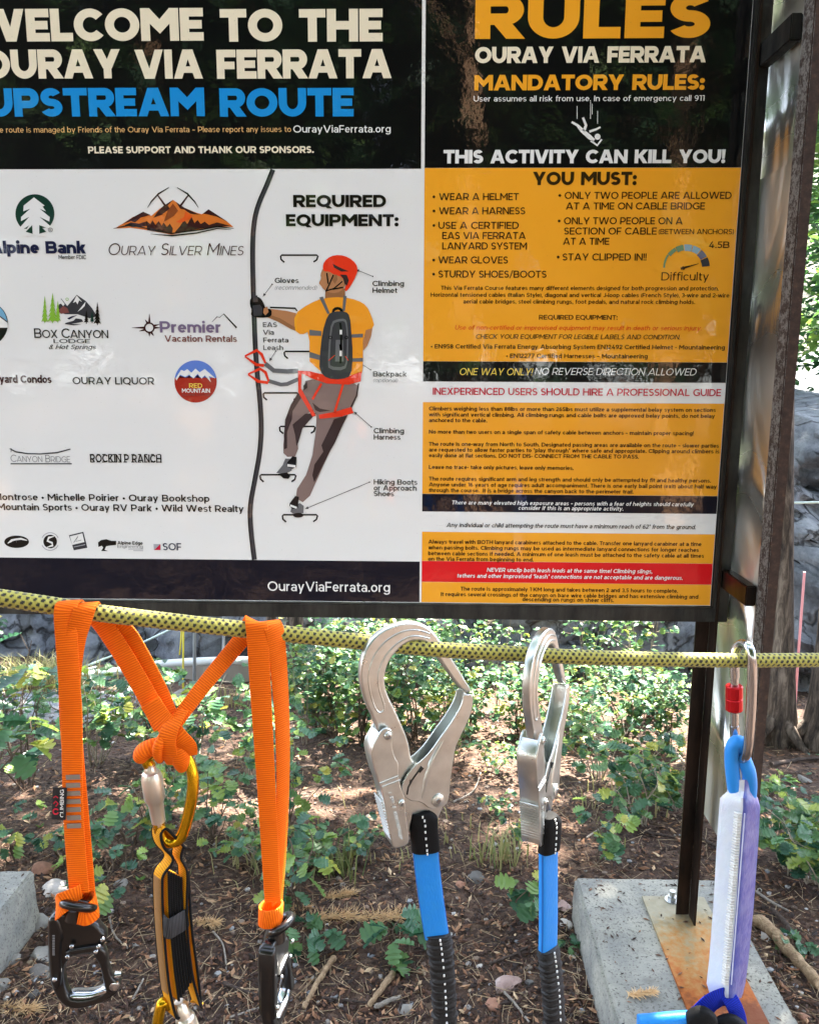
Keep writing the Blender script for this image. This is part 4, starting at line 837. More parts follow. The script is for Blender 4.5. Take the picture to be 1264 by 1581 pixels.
f = MB(); P3 = catmull([Gr(x, y, 0)+EN*-.0082 for x, y in ((254, 1348), (256, 1420), (262, 1490), (266, 1524))], 6); f.ribbon(P3, EU, .0105, .001); f.build('stitching', TANWEB, ea, True, 60)
c = Gr(267, 1413); bnd = MB()
rg_ = [c+EU*(.0098*sx)+EN*(.0108*sy-.001)+Vector((0, 0, -.003*sx)) for sx, sy in [(-1, -1), (0, -1.04), (1, -1), (1.1, 0), (1, 1), (0, 1.04), (-1, 1), (-1.1, 0)]]
bnd.ribbon(catmull(rg_, 5, True), Vector((0, 0, 1)), .022, .0016, closed=True); bnd.build('elastic_band', webbing('band', '4a4a4b', '2a2a2c', .0016, .8), ea, True, 60)
# ------------------------------------------------------------------ black snap hooks
h4 = lambda *p: [(60+a/3.67, 1150+b/3.67) for a, b in p]
sh = thing('snap_hook', 'black double action snap hook hanging open side down from the left orange arm', 'snap hook', Gr(130, 1410, -.002))
PL = Plane(130, 1470, Yr(130)-.002, 8)
def lplate(pl, pts, th, off, name, mat, parent, bevel=.0012, holes=(), res=2, sm=1):
    o_ = [[pl.uv(*p) for p in (smooth_poly(list(q_), sm) if sm else q_)] for q_ in [pts]+list(holes)]
    return put(plate_mesh(o_, th, bevel, res), name, mat, parent, pl.M(off))
body = h4((70,975),(90,935),(150,928),(330,985),(362,1030),(385,1050),(392,1085),(372,1120),(330,1165),(215,1168),(172,1200),(150,1260),(152,1330),(172,1395),(205,1418),(300,1412),(375,1378),(395,1345),(440,1310),(468,1330),(462,1380),(400,1425),(300,1462),(215,1478),(150,1455),(102,1395),(75,1320),(62,1200),(62,1050))
lplate(PL, body, .013, 0, 'body', ANOD, sh, .003)
lplate(PL, h4((176,1398),(205,1385),(290,1388),(372,1366),(392,1348),(398,1366),(372,1388),(300,1418),(212,1424)), .0122, -.0012, 'nose', POLISH, sh, .003)
lplate(PL, h4((60,985),(75,950),(120,940),(160,1060),(140,1110),(150,1320),(110,1370),(78,1310)), .017, 0, 'grip', ANOD, sh, .003)
lplate(PL, h4((300,1120),(350,1105),(395,1150),(402,1230),(425,1290),(462,1322),(462,1362),(430,1385),(385,1362),(372,1290),(352,1210),(335,1190)), .010, -.003, 'gate', ANOD, sh, .0025)
lplate(PL, h4((165,1130),(290,1108),(350,1100),(352,1135),(300,1142),(170,1160)), .019, 0, 'crossbar', ANOD, sh, .0015)
for x, y in ((182,1158),(340,1130),(355,1102),(378,1062),(110,1287),(205,1100)): rivet('rivet', PL.pt(60+x/3.67, 1150+y/3.67, -.0098), -PL.N, .0022, sh, POLISH)
rivet('rivet', PL.pt(60+438/3.67, 1150+1338/3.67, -.0065), -PL.N, .0052, sh, POLISH); kn = MB(); kn.tube([PL.pt(60+440/3.67, 1150+1285/3.67, -.004), PL.pt(60+474/3.67, 1150+1283/3.67, -.004)], [.0036, .0028], 14); kn.build('knob', POLISH, sh)
# stamped rating on the grip
em = MB(); rq = random.Random(2); y_ = 1434
while y_ < 1465:
    h_ = rq.uniform(.6, 2.2); em.add([PL.pt(x, y, -.00875) for x, y in ((85.6, y_), (89.4, y_), (89.4, y_+h_), (85.6, y_+h_))], [(0, 1, 2, 3)]); y_ += h_+rq.uniform(.5, 1.1)
em.build('stamped_mark', Mat('etched', '77777a', .5).m, sh, False)
# swivel eye
ey = MB(); cx_, cy_ = 60+235/3.67, 1150+885/3.67
ring = [PL.pt(cx_+22*math.cos(t), cy_+9*math.sin(t)+4*math.cos(t), -.006+.010*math.sin(t)) for t in [2*PI*k/36 for k in range(36)]]
ey.tube(ring, .0042, 14, True); ey.tube([PL.pt(118, 1396, -.002), PL.pt(118, 1412, -.001)], [.009, .011], 20); ey.build('eye', ANOD, sh)
# the other hook, seen almost edge on
sh2 = thing('snap_hook', 'black snap hook seen edge on under the right orange arm', 'snap hook', Gr(420, 1420, -.002))
P2 = Plane(427, 1499, Yr(427)-.002, 80)
def sc2(pts): return [((130+(x-130))*1.0, y) for x, y in pts]
class Fixed:
    """same hook shapes measured in the first hook's plane, set in another one"""
    def __init__(s, src, dst, dz=0): s.a = src; s.b = dst; s.dz = dz; s.N = dst.N
    def uv(s, x, y): u, v = s.a.uv(x, y); return (u, v+s.dz)
    def M(s, off=0): return s.b.M(off)
    def pt(s, x, y, off=0): u, v = s.uv(x, y); return s.b.P+s.b.U*u+Vector((0, 0, v))+s.b.N*off
F2 = Fixed(PL, P2)
for nm, pts, th, off, mat, bv in (('body', body, .013, 0, ANOD, .003), ('grip', h4((60,985),(75,950),(120,940),(160,1060),(140,1110),(150,1320),(110,1370),(78,1310)), .017, 0, ANOD, .003), ('nose', h4((176,1398),(205,1385),(290,1388),(372,1366),(392,1348),(398,1366),(372,1388),(300,1418),(212,1424)), .0122, -.0012, POLISH, .003),
                                  ('gate', h4((300,1120),(350,1105),(395,1150),(402,1230),(425,1290),(462,1322),(462,1362),(430,1385),(385,1362),(372,1290),(352,1210),(335,1190)), .010, -.003, ANOD, .0025), ('crossbar', h4((165,1130),(290,1108),(350,1100),(352,1135),(300,1142),(170,1160)), .019, 0, ANOD, .0015)):
    lplate(F2, pts, th, off, nm, mat, sh2, bv)
for x, y in ((182,1158),(340,1130),(378,1062),(110,1287)): rivet('rivet', F2.pt(60+x/3.67, 1150+y/3.67, -.0098), -F2.N, .0022, sh2, POLISH)
ey = MB(); ey.tube([F2.pt(cx_+22*math.cos(t), cy_+9*math.sin(t), -.006+.010*math.sin(t)) for t in [2*PI*k/36 for k in range(36)]], .0042, 14, True); ey.tube([F2.pt(118, 1396, -.002), F2.pt(118, 1412, -.001)], [.009, .011], 20); ey.build('eye', ANOD, sh2)
# ------------------------------------------------------------------ scaffold hooks
h5 = lambda *p: [(540+a/4.16, 940+b/4.16) for a, b in p]
HP = Plane(612, 1000, Yr(612)-.004, 25)
H_body = h5((165,765),(140,690),(92,595),(64,490),(56,400),(74,290),(118,205),(190,135),(280,93),(370,76),(440,84),(500,112),(545,160),(585,225),(645,312),(705,408),(768,512),(768,532),(712,520),(668,470),(600,372),(550,300),(512,236),(470,205),(420,197),(370,206),(320,236),(275,282),(236,340),(213,420),(216,490),(240,560),(282,640),(322,730),(352,800),(372,870),(386,965),(470,1010),(600,1150),(612,1215),(575,1290),(545,1372),(520,1310),(480,1285),(430,1300),(385,1345),(372,1440),(335,1420),(300,1260),(280,1100))
H_box = h5((108,872),(165,772),(190,742),(222,736),(248,756),(252,790),(243,850),(262,925),(288,960),(285,1040),(302,1115),(328,1180),(333,1290),(357,1440),(347,1482),(268,1506),(243,1492),(182,1130),(152,1062),(122,960))
H_gate = h5((706,530),(766,530),(764,610),(742,680),(690,790),(652,870),(636,980),(622,1080),(614,1190),(592,1238),(545,1252),(490,1262),(440,1215),(345,1204),(306,1130),(332,1062),(386,988),(440,950),(500,888),(560,800),(620,720),(664,650),(690,600),(702,560))
H_web = h5((728,540),(768,532),(766,612),(744,684),(692,792),(654,872),(638,982),(624,1082),(616,1180),(600,1180),(606,1080),(620,980),(636,868),(676,786),(728,676))
ETCH = Mat('etched_white', 'd2d4cf', .6).m
def scaffold_hook(label, P_, dz=0):
    t = thing('scaffold_hook', label, 'scaffold hook', P_.pt(612, 1000)); 
    lplate(P_, H_body, .009, 0, 'body', ZINC, t, .0022, res=3)
    gr = MB(); g = [P_.pt(*p, -.0044) for p in h5(*smooth_poly([(500,150),(440,128),(370,125),(290,150),(215,200),(150,280),(116,370),(108,440),(118,520),(140,600),(165,650),(195,655),(212,635),(205,590),(180,520),(168,440),(180,370),(215,295),(270,230),(340,180),(410,160),(500,180)], 2, False))]
    gr.tube(g, .0009, 8); gr.build('groove', ZINC, t)
    bx = lplate(P_, H_box, .0028, -.0093, 'latch', ZINC, t, .0011, res=2); lplate(P_, H_box, .0028, .0093, 'cheek', ZINC, bx, .0011)
    back = h5((108,872),(165,772),(178,790),(140,880),(150,960),(178,1060),(206,1130),(262,1470),(243,1492),(182,1130),(152,1062),(122,960)); lplate(P_, back, .0190, 0, 'spine', ZINC, bx, .0008)
    fl = MB()
    for a, b in (((165,1088),(285,1042)), ((178,1112),(296,1068))): fl.tube([P_.pt(*h5(a)[0], -.0106), P_.pt(*h5(b)[0], -.0106)], .0008, 8)
    fl.build('crease', ZINC, bx)
    sr = MB()
    for k in range(14):
        x, y = 186+k*4.6, 1215+k*18; sr.tube([P_.pt(*h5((x-4, y))[0], -.010), P_.pt(*h5((x-4, y))[0], .010)], .0010, 6)
    sr.build('serration', ZINC, bx)
    gt = lplate(P_, H_gate, .0018, -.0078, 'gate', ZINC, t, .0008); lplate(P_, H_gate, .0018, .0078, 'cheek', ZINC, gt, .0008); lplate(P_, H_web, .0156, 0, 'web', ZINC, gt, .0006)
    sl_ = MB(); sl_.tube([P_.pt(*p, -.0089) for p in h5((345,1165),(352,1120),(375,1075),(415,1020),(438,990))], .0009, 8); sl_.build('slot', ANOD, gt)
    ho = MB(); ho.tube([P_.pt(*h5((420,1022))[0], -.0090), P_.pt(*h5((442,990))[0], -.0090)], [.0016, .0022], 10); ho.build('slot_hole', ANOD, gt)
    rd = MB(); rd.tube([P_.pt(*h5(q_)[0], -.0076) for q_ in ((590,800),(545,870),(500,960),(462,1080),(440,1195))], [.0006, .0026, .0034, .0030, .0012], 14); rd.build('pressed_ridge', ZINC, gt)
    for x, y, r, f_ in ((218,785,.0042,-.0107), (305,1212,.0034,-.0107), (540,1202,.0068,-.0087)):
        rv = rivet('rivet', P_.pt(*h5((x, y))[0], f_), -P_.N, r, t, ZINC, .0022); dm = MB(); c = P_.pt(*h5((x, y))[0], f_-.0025); dm.tube([c+P_.N*.001, c-P_.N*.0003], [r*.42, r*.36], 14); dm.build('rivet_head', POLISH, rv)
    em = MB(); rq = random.Random(7); t_ = 0
    a0, a1, up_ = P_.pt(*h5((312,1440))[0]), P_.pt(*h5((245,1140))[0]), P_.pt(*h5((288,1446))[0])
    while t_ < 1:
        w_ = rq.uniform(.012, .05); q0, q1 = a0.lerp(a1, t_), a0.lerp(a1, min(1, t_+w_)); e_ = (up_-a0)*rq.uniform(.6, 1); n_ = P_.N*.0112
        em.add([q0-n_, q1-n_, q1+e_-n_, q0+e_-n_], [(0, 1, 2, 3)]); t_ += w_+rq.choice((.012, .02, .02, .07))
    em.build('stamped_mark', ETCH, t, False)
    return t
scaffold_hook('large silver scaffold hook seen broadside over the rope', HP)
HQ = Plane(833, 1012, Yr(845)-.004, 63)
scaffold_hook('large silver scaffold hook turned edge on over the rope', Fixed(HP, HQ, 0))
BLUEDK = Mat('blue_seam', '0a5aa8', .6).m
def hook_strap(label, pl, loop, sleeve, elastic, wS, wE, th):
    U = Vector((math.cos(math.radians(th)), math.sin(math.radians(th)), 0)); N = Vector((-U.y, U.x, 0))
    t = thing('lanyard_strap', label, 'lanyard', pl(*sleeve[0]))
    lp = MB(); P3 = catmull([pl(*p) for p in loop], 8); loft(lp, P3, U, N, [wS*.60*(.66+.34*min(1, 4*k/len(P3))) for k in range(len(P3))], [.0085]*len(P3), 24, power=2.6); lo = lp.build('loop', BLKEDGE2, t, True, 60)
    st = MB()
    for k in range(3, len(P3)-1, 4): a = P3[k]-N*.0087; st.tube([a-Vector((0, 0, .0012)), a+Vector((0, 0, .0012))], .0009, 6)
    st.build('stitching', WHITE, lo)
    sv = MB(); P3 = catmull([pl(*p) for p in sleeve], 8); loft(sv, P3, U, N, wS*.53, .0046, 28, power=4.5); so_ = sv.build('sleeve', BLUE, t, True, 60)
    sd = MB()
    for sg in (-1, 1): sd.tube([p+U*(sg*wS*.50)-N*.0022 for p in P3], .0010, 6)
    sd.build('seam', BLUEDK, so_)
    el = MB(); P3 = catmull([pl(*p) for p in elastic], 30); rnd = random.Random(3)
    rp = [rnd.uniform(-.07, .07)+.05*math.sin(k*1.1)+.10*((k*37 % 11)/11-.5) for k in range(len(P3)+4)]
    loft(el, P3, U, N, wE*.5, .0088, 32, power=2.4, ripple=lambda i_, a: rp[i_]*(.7+.6*math.sin(a*2+i_*.7))+.05*noise.noise(Vector((i_*.3, a*2, 1)))); eo = el.build('elastic', ELASTIC, t, True, 180)
    st = MB()
    for k in range(4, len(P3)-1, 7): a = P3[k]-N*.0096; st.tube([a-Vector((0, 0, .0011)), a+Vector((0, 0, .0011))], .0010, 6)
    st.build('stitching', WHITE, eo); return t
BLKEDGE2 = webbing('black_loop_webbing', '121213', '060607', .0018, .9)
hook_strap('blue sleeved black elastic lanyard under the broadside hook', lambda x, y, o=0: onY(x, y, Yr(645)+o), [(648, 1252), (653, 1262), (654, 1280), (656, 1300), (657, 1312)], [(656, 1306), (659, 1340), (666, 1395), (674, 1446)], [(676, 1440), (680, 1470), (684, 1520), (686, 1560), (688, 1620), (690, 1680)], .0245, .0255, 12)
hook_strap('blue sleeved black elastic lanyard under the edge on hook', lambda x, y, o=0: onY(x, y, Yr(848)+o), [(846, 1258), (849, 1268), (849, 1282), (848, 1300), (847, 1312)], [(846, 1304), (846, 1350), (846, 1420), (845, 1468)], [(845, 1462), (849, 1490), (853, 1530), (855, 1570), (857, 1640), (858, 1680)], .0225, .0265, 40)
# ------------------------------------------------------------------ polished oval carabiner, blue loop and absorber pack
YA = Yr(1145)
def ov(x, y, o=0): return onY(x, y, YA+o)
oc = thing('carabiner', 'polished steel oval carabiner with red screw sleeve on the rope', 'carabiner', ov(1145, 1080))
b = MB(); b.tube(catmull([ov(*p) for p in ((1133, 1046, .010), (1133, 1014, .012), (1137, 1000, .012), (1145, 994, .006), (1153, 997, -.006), (1158, 1008, -.012), (1160, 1030, -.014), (1159, 1080, -.014), (1156, 1130, -.014), (1153, 1158, -.012), (1148, 1170, -.006), (1141, 1170, .004), (1136, 1160, .010), (1134, 1142, .011), (1133, 1120, .010))], 8), .0052, 20); b.build('body', POLISH, oc, True, 60)
g = MB(); g.tube([ov(1133, 1030, .010), ov(1133, 1134, .010)], .0044, 18); gt = g.build('gate', POLISH, oc)
g = MB(); s0, s1 = ov(1132.5, 1058, .010), ov(1132.5, 1097, .010); g.tube([s0.lerp(s1, k) for k in (0, .04, .46, .48, .52, .54, .96, 1)], [.0080, .0092, .0092, .0086, .0086, .0092, .0092, .0080], 14); g.build('sleeve', REDA, gt, True, 25)
cord = thing('cord_loop', 'thick bright blue cord loop joining the steel carabiner to the white pack', 'cord', ov(1142, 1200))
m = Mat('blue_cord', '0a86dc', .5, Sheen_Weight=.2); m.bump(m.noise(500, 2), .2, .0008); b = MB()
b.tube(catmull([ov(*p) for p in ((1134, 1226, .004), (1131, 1200, .002), (1129, 1175, .002), (1130, 1155, .001), (1136, 1146, .0), (1144, 1148, .0), (1147, 1156, .002), (1146, 1166, .004), (1150, 1178, .000), (1155, 1192, -.001), (1157, 1210, .002), (1156, 1228, .004))], 10), .0076, 18); b.build('cord', m.m, cord, True, 180)
pack = thing('absorber_pack', 'white and violet shrink wrapped shock absorber pack hanging from blue cord loop', 'shock absorber', ov(1130, 1400))
def sleevew(name, c, alpha=None):
    m = Mat(name, c, .32, Coat_Weight=.5, Coat_Roughness=.25, Subsurface_Weight=.15, Subsurface_Scale=.01); m.set('Base Color', m.mix(m.ramp(m.noise(60, 4), [(.4, 0), (.8, .30)]), c, 'b9c0dc')); m.bump(m.noise(90, 4, .6, m.coord(scale=(1, 1, .5))), .5, .004); return m.m
PW = sleevew('pack_white', 'cdd3da'); PV = sleevew('pack_violet', '4b54a2')
lv = [(1204, 1119, 1153, 1166), (1222, 1118, 1152, 1166), (1232, 1108, 1150, 1172), (1246, 1106, 1150, 1176), (1290, 1103, 1146, 1174), (1400, 1097, 1139, 1166), (1480, 1091, 1132, 1158), (1518, 1087, 1128, 1153), (1534, 1092, 1127, 1149), (1541, 1104, 1126, 1146)]
vs = []; fs = []; mi_ = []
def cr(A, C, B):
    """rounded section: A far left, C nearest corner, B far right"""
    D = A+B-C; P_ = [A, C, B, D]; out = []
    for k in range(4):
        p, a, c = P_[k], P_[k-1], P_[(k+1) % 4]; r = .007
        q0 = p+(a-p).normalized()*min(r, (a-p).length*.4); q1 = p+(c-p).normalized()*min(r, (c-p).length*.4)
        for t in (0, .33, .67, 1): out.append(q0.lerp(p, t).lerp(p.lerp(q1, t), t))
    return out
rows = []
for a, b_ in zip(lv, lv[1:]):
    k = 1 if b_[0]-a[0] < 30 else 8
    for j_ in range(k): rows.append([a[i_]+(b_[i_]-a[i_])*j_/k for i_ in range(4)])
rows.append(lv[-1])
for (y, xa, xc, xb) in rows:
    e = .5 if y < 1226 else 1.0
    vs += cr(onY(xa, y, YA+.006*e), onY(xc, y, YA-.016*e), onY(xb, y, YA+.004*e))
nr = len(rows); ns = 16
mb = MB()
for r_ in range(nr-1):
    for k in range(ns):
        fs.append((r_*ns+k, r_*ns+(k+1) % ns, (r_+1)*ns+(k+1) % ns, (r_+1)*ns+k)); mi_.append(0 if k < 5 or k > 12 else 1)
fs += [tuple(range(ns-1, -1, -1)), tuple((nr-1)*ns+k for k in range(ns))]; mi_ += [0, 0]
mb.v = [Vector(v) for v in vs]; mb.f = fs; mb.m = mi_; mb.build('wrapper', [PW, PV], pack, True, 50)
br = MB()   # raised stitched edge beside the corner
for k in range(62):
    y = 1256+k*4.3; t = (y-1250)/285; x = 1147-22.5*t-6.5; p = onY(x, y, YA-.0135); r = .0019+.0003*math.sin(k*2.1)+.0003*math.sin(k*.37)
    br.tube([p+Vector((-.0042, .0025, 0)), p+Vector((-.001, -.0006, 0)), p+Vector((.0026, -.001, 0))], [r*.5, r, r*.6], 8)
br.build('stitched_edge', Mat('edge_white', 'd6d6d2', .45).m, pack)
br = MB()
br.tube([onY(1149.5-22.5*(y-1250)/285, y, YA-.0168) for y in range(1256, 1532, 12)], .0007, 6); br.build('seam', Mat('seam_white', 'c6c9e0', .4).m, pack)
mk = MB(); g_ = glyphs(.2, 5)
for ch, x, y in (('S', 1115, 1303), ('0', 1113.5, 1331)):
    st_, W = g_.get(ch)
    for lv_, s_ in enumerate(st_):
        for qd in s_: mk.add([onY(x+(v-.5)*5, y-(u/W-.5)*13, YA+.0019-.00002*lv_) for u, v in qd], [tuple(range(len(qd)))])
mk.build('printed_mark', Mat('mark_grey', '8087a8', .5).m, pack, False)
tail = thing('strap_tail', 'royal blue webbing bow and black webbing tails under the white pack', 'strap', ov(1110, 1560))
t = MB(); t.ribbon(catmull([ov(*p) for p in ((1128, 1538, -.006), (1112, 1540, -.010), (1092, 1552, -.012), (1080, 1572, -.012), (1078, 1600, -.010))], 8), Vector((.3, 0, 1)), .026); t.ribbon(catmull([ov(*p) for p in ((1122, 1536, -.008), (1132, 1552, -.014), (1140, 1575, -.014), (1142, 1600, -.012))], 8), Vector((1, .2, .2)), .018); t.build('bow', BLUEWEB, tail, True, 60)
for (x0_, x1_, yy, mt, nm, of) in ((985, 1062, 1580, BLUE, 'sleeve', -.030), (1058, 1104, 1572, BLKEDGE2, 'loop', -.034), (1100, 1150, 1584, BLKEDGE2, 'loop', -.026)):
    t = MB(); P3 = [ov(x0_+(x1_-x0_)*k/8, yy+(8-6*k/8 if nm == 'sleeve' else 12*(2*k/8-1)**2), of) for k in range(9)]; loft(t, P3, Vector((0, .25, 1)).normalized(), Vector((0, 1, -.25)).normalized(), .0145 if nm == 'sleeve' else .0125, .008, 20, power=3); t.build(nm, mt, tail, True, 60)
# ------------------------------------------------------------------ terrain
def gz(x, y):
    s = y-2.7; z = -.10*(s+math.sqrt(s*s+.25)) if s > -6 else 0.0
    z = max(z, -1.35)
    n_ = noise.noise(Vector((x*.7, y*.7, 3.1)))*.05+noise.noise(Vector((x*2.3, y*2.3, 7)))*.022+noise.noise(Vector((x*7, y*7, 1)))*.008
    return z+n_*(1 if y < 9 else .6)
def Gd(px, py):
    d = ray(px, py); t = (-CAMH)/d.z; P = O+d*t
    for _ in range(25): t += (gz(P.x, P.y)-P.z)/d.z*.7; P = O+d*t
    return Vector((P.x, P.y, gz(P.x, P.y)))
def axis(ranges):
    out = []
    for a, b, st in ranges:
        k = max(1, round((b-a)/st)); out += [a+(b-a)*i_/k for i_ in range(k)]
    return out+[ranges[-1][1]]
xs = axis([(-70, -12, 6), (-12, -3.2, .4), (-3.2, -2, .08), (-2, 3, .025), (3, 4.5, .1), (4.5, 14, .4), (14, 70, 6)])
ys = axis([(-60, -8, 6), (-8, .4, .4), (.4, 1, .06), (1, 4.2, .022), (4.2, 7, .05), (7, 12, .3), (12, 90, 6)])
g = MB(); nx = len(xs); g.v = []
for y in ys:
    for x in xs:
        z_ = gz(x, y)
        if 1 < y < 6 and -2 < x < 3: z_ += .006*noise.noise(Vector((x*22, y*22, 0)))+.003*noise.noise(Vector((x*60, y*60, 5)))
        g.v.append(Vector((x, y, z_)))
g.f = [(j*nx+k, j*nx+k+1, (j+1)*nx+k+1, (j+1)*nx+k) for j in range(len(ys)-1) for k in range(nx-1)]; g.m = [0]*len(g.f)
m = Mat('forest_soil', '4a3a30', .95); co = m.coord()
c1 = m.ramp(m.noise(2.2, 6, .65, co), [(.3, '33221a'), (.5, '4e3526'), (.7, '694a35')])
vo = m.n('TexVoronoi'); vo.inputs['Scale'].default_value = 70; m.l(co, vo.inputs['Vector']); sp = m.n('SeparateXYZ'); m.l(vo.outputs['Color'], sp.inputs[0])
chip = m.ramp(sp.outputs[0], [(.0, '2b201b'), (.45, '4b392d'), (.75, '5f4a3c'), (1, '86705c')]); c2 = m.mix(.55, c1, chip)
c2 = m.mix(m.ramp(m.noise(35, 5, .7, co), [(.45, 0), (.7, .5)]), c2, '241b17'); m.set('Base Color', c2)
m.bump(m.math('ADD', m.math('MULTIPLY', vo.outputs['Distance'], -.6), m.math('ADD', m.noise(50, 5, .7, co), m.noise(9, 4, .6, co))), .8, .02)
tag(g.build('ground', m.m, None, True, 180), 'dark brown forest floor', None, None, 'structure')
# ------------------------------------------------------------------ litter nobody could count
def tintmat(name, stops, rough=.85, transl=0.0, noise_amt=.25):
    m = Mat(name, '888888', rough); at = m.n('Attribute', attribute_name='tint'); c = m.ramp(at.outputs['Fac'], stops); m.set('Base Color', c)
    if transl:
        tr = m.n('BsdfTranslucent'); m.l(c, tr.inputs[0]); mx = m.n('MixShader'); mx.inputs[0].default_value = transl
        m.l(m.b.outputs[0], mx.inputs[1]); m.l(tr.outputs[0], mx.inputs[2]); m.l(mx.outputs[0], m.t.nodes['Material Output'].inputs[0])
    return m
rnd = random.Random(11)
def in_foot(x, y): return (c0.x-.012 < x < c1_.x+.012 and y < c0.y+.012) or (x < lf.x+.012 and y < lf.y+.012)
def rand_ground(ymax=1.0):
    """a spot of ground the picture can see, evenly over the picture"""
    while True:
        px, py = rnd.uniform(-120, 1390), 985+rnd.random()**ymax*680
        P = Gd(px, py)
        if P.y < 6.5 and not in_foot(P.x, P.y): return P
a_x0, a_y = onZ(990, 1383, .131).x, onZ(990, 1383, .131).y
def a_pl(x, y): return a_x0-.004 < x < xr+.004 and y < a_y+.004
lit = MB()
for k in range(42000):
    P = rand_ground(.9); s_ = (.0016+.0072*rnd.random()**2.6)*(1+.14*P.y); a = rnd.uniform(0, 2*PI); el = rnd.uniform(.8, 2.0)
    u = Vector((math.cos(a), math.sin(a), rnd.uniform(-.35, .35))); w = Vector((-math.sin(a), math.cos(a), rnd.uniform(-.5, .5)))
    c = P+Vector((0, 0, rnd.uniform(.002, .012))); q_ = rnd.uniform(-.4, .4)
    lit.add([c-u*s_*el, c+w*s_*.6-u*s_*q_, c+u*s_*el+Vector((0, 0, s_*rnd.uniform(-.3, .6))), c-w*s_*.6+u*s_*q_, c+Vector((0, 0, s_*.4))], [(0, 4, 1), (1, 4, 2), (2, 4, 3), (3, 4, 0)], 0, rnd.random()**1.8)
for k in range(260):
    t_ = rnd.random()
    x, y = (rnd.uniform(c0.x+.01, c1_.x), c0.y-.02-1.0*rnd.random()**1.5) if k % 4 else (rnd.uniform(lf.x-.3, lf.x-.01), rnd.uniform(1.5, lf.y-.02))
    s_ = rnd.uniform(.0015, .006); a = rnd.uniform(0, 2*PI); u = Vector((math.cos(a), math.sin(a), 0)); w = Vector((-math.sin(a), math.cos(a), 0)); c = Vector((x, y, .1275+(.006 if a_pl(x, y) else 0)))
    lit.add([c-u*s_*1.8, c+w*s_*.6, c+u*s_*1.8, c-w*s_*.6, c+Vector((0, 0, s_*.5))], [(0, 4, 1), (1, 4, 2), (2, 4, 3), (3, 4, 0)], 0, rnd.random()*.75)
tag(lit.build('leaf_litter', tintmat('litter', [(0, '261a14'), (.35, '41291d'), (.6, '63432f'), (.82, '8a6246'), (.95, 'ab8665'), (1, 'c8ae8c')]).m, None, False), 'brown chips and dead leaves littering the soil', None, None, 'stuff')
nd = MB()
for k in range(3000):
    P = rand_ground(.8)+Vector((0, 0, rnd.uniform(.003, .014))); a = rnd.uniform(0, 2*PI); l = rnd.uniform(.015, .045); d = Vector((math.cos(a), math.sin(a), rnd.uniform(-.2, .2)))*l; b_ = Vector((-d.y, d.x, 0))*rnd.uniform(-.12, .12)
    r_ = rnd.uniform(.0004, .0009)*(1+.12*P.y); nd.tube([P-d, P+b_, P+d], [r_, r_, r_*.6], 3, caps=False)
    nd.c += [rnd.random()]*(len(nd.v)-len(nd.c))
tag(nd.build('pine_needles', tintmat('needles', [(0, '241a14'), (.5, '453428'), (.85, '6e5640'), (1, 'a89274')]).m, None, False), 'dry needles and twigs scattered over the soil', None, None, 'stuff')
# ------------------------------------------------------------------ stones
def stone_mat(name, stops):
    m = Mat(name, '888888', .85); co = m.coord(); m.set('Base Color', m.mix(m.ramp(m.noise(90, 4, .7, co), [(.5, 0), (.8, .5)]), m.ramp(m.noise(14, 5, .6, co), stops), '4a3d34')); m.bump(m.noise(70, 5, .7, co), .5, .004); return m.m
STONE = dict(grey=stone_mat('stone_grey', [(.3, '6f6b66'), (.7, '98948d')]), red=stone_mat('stone_red', [(.3, '7d5543'), (.7, 'a87c64')]), tan=stone_mat('stone_tan', [(.3, '8d7a63'), (.7, 'b5a088')]), pale=stone_mat('stone_pale', [(.3, 'a39c94'), (.7, 'd0c8c0')]), pink=stone_mat('stone_pink', [(.3, '7d625a'), (.55, '9c857d'), (.75, 'beb4ae')]), dark=stone_mat('stone_dark', [(.3, '4b4846'), (.7, '6d6965')]))
def stone(px, py, w, h, kind, label, seed, flat=.42, group=None):
    P = Gd(px, py); sc_ = (P-O).dot(fw)/F; r = w*sc_/2; rg = random.Random(seed)
    bm = bmesh.new(); bmesh.ops.create_icosphere(bm, subdivisions=3, radius=1); off = Vector((rg.random()*50, rg.random()*50, rg.random()*50)); planes = [(Vector((rg.gauss(0, 1), rg.gauss(0, 1), rg.gauss(.2, .8))).normalized(), rg.uniform(.5, .9)) for _ in range(9)]
    for v in bm.verts:
        c = v.co*(1+.22*noise.noise(v.co*1.1+off)+.06*noise.noise(v.co*4+off))
        for n_, d_ in planes:
            e = c.dot(n_)-d_
            if e > 0: c = c-n_*e*.96
        v.co = Vector((c.x*r, c.y*r*rg.uniform(.7, 1.0)*1.0, c.z*r*flat*1.25))
    me = bpy.data.meshes.new('stone'); bm.to_mesh(me); bm.free(); me.polygons.foreach_set('use_smooth', [True]*len(me.polygons)); me.set_sharp_from_angle(angle=math.radians(48)); me.materials.append(STONE[kind])
    o = bpy.data.objects.new('stone', me); COL.objects.link(o); o.location = P+Vector((0, 0, r*flat*.18)); o.rotation_euler = (rg.uniform(-.2, .2), rg.uniform(-.2, .2), rg.uniform(0, 6)); return tag(o, label, 'stone', group or 'stones lying on the forest floor')
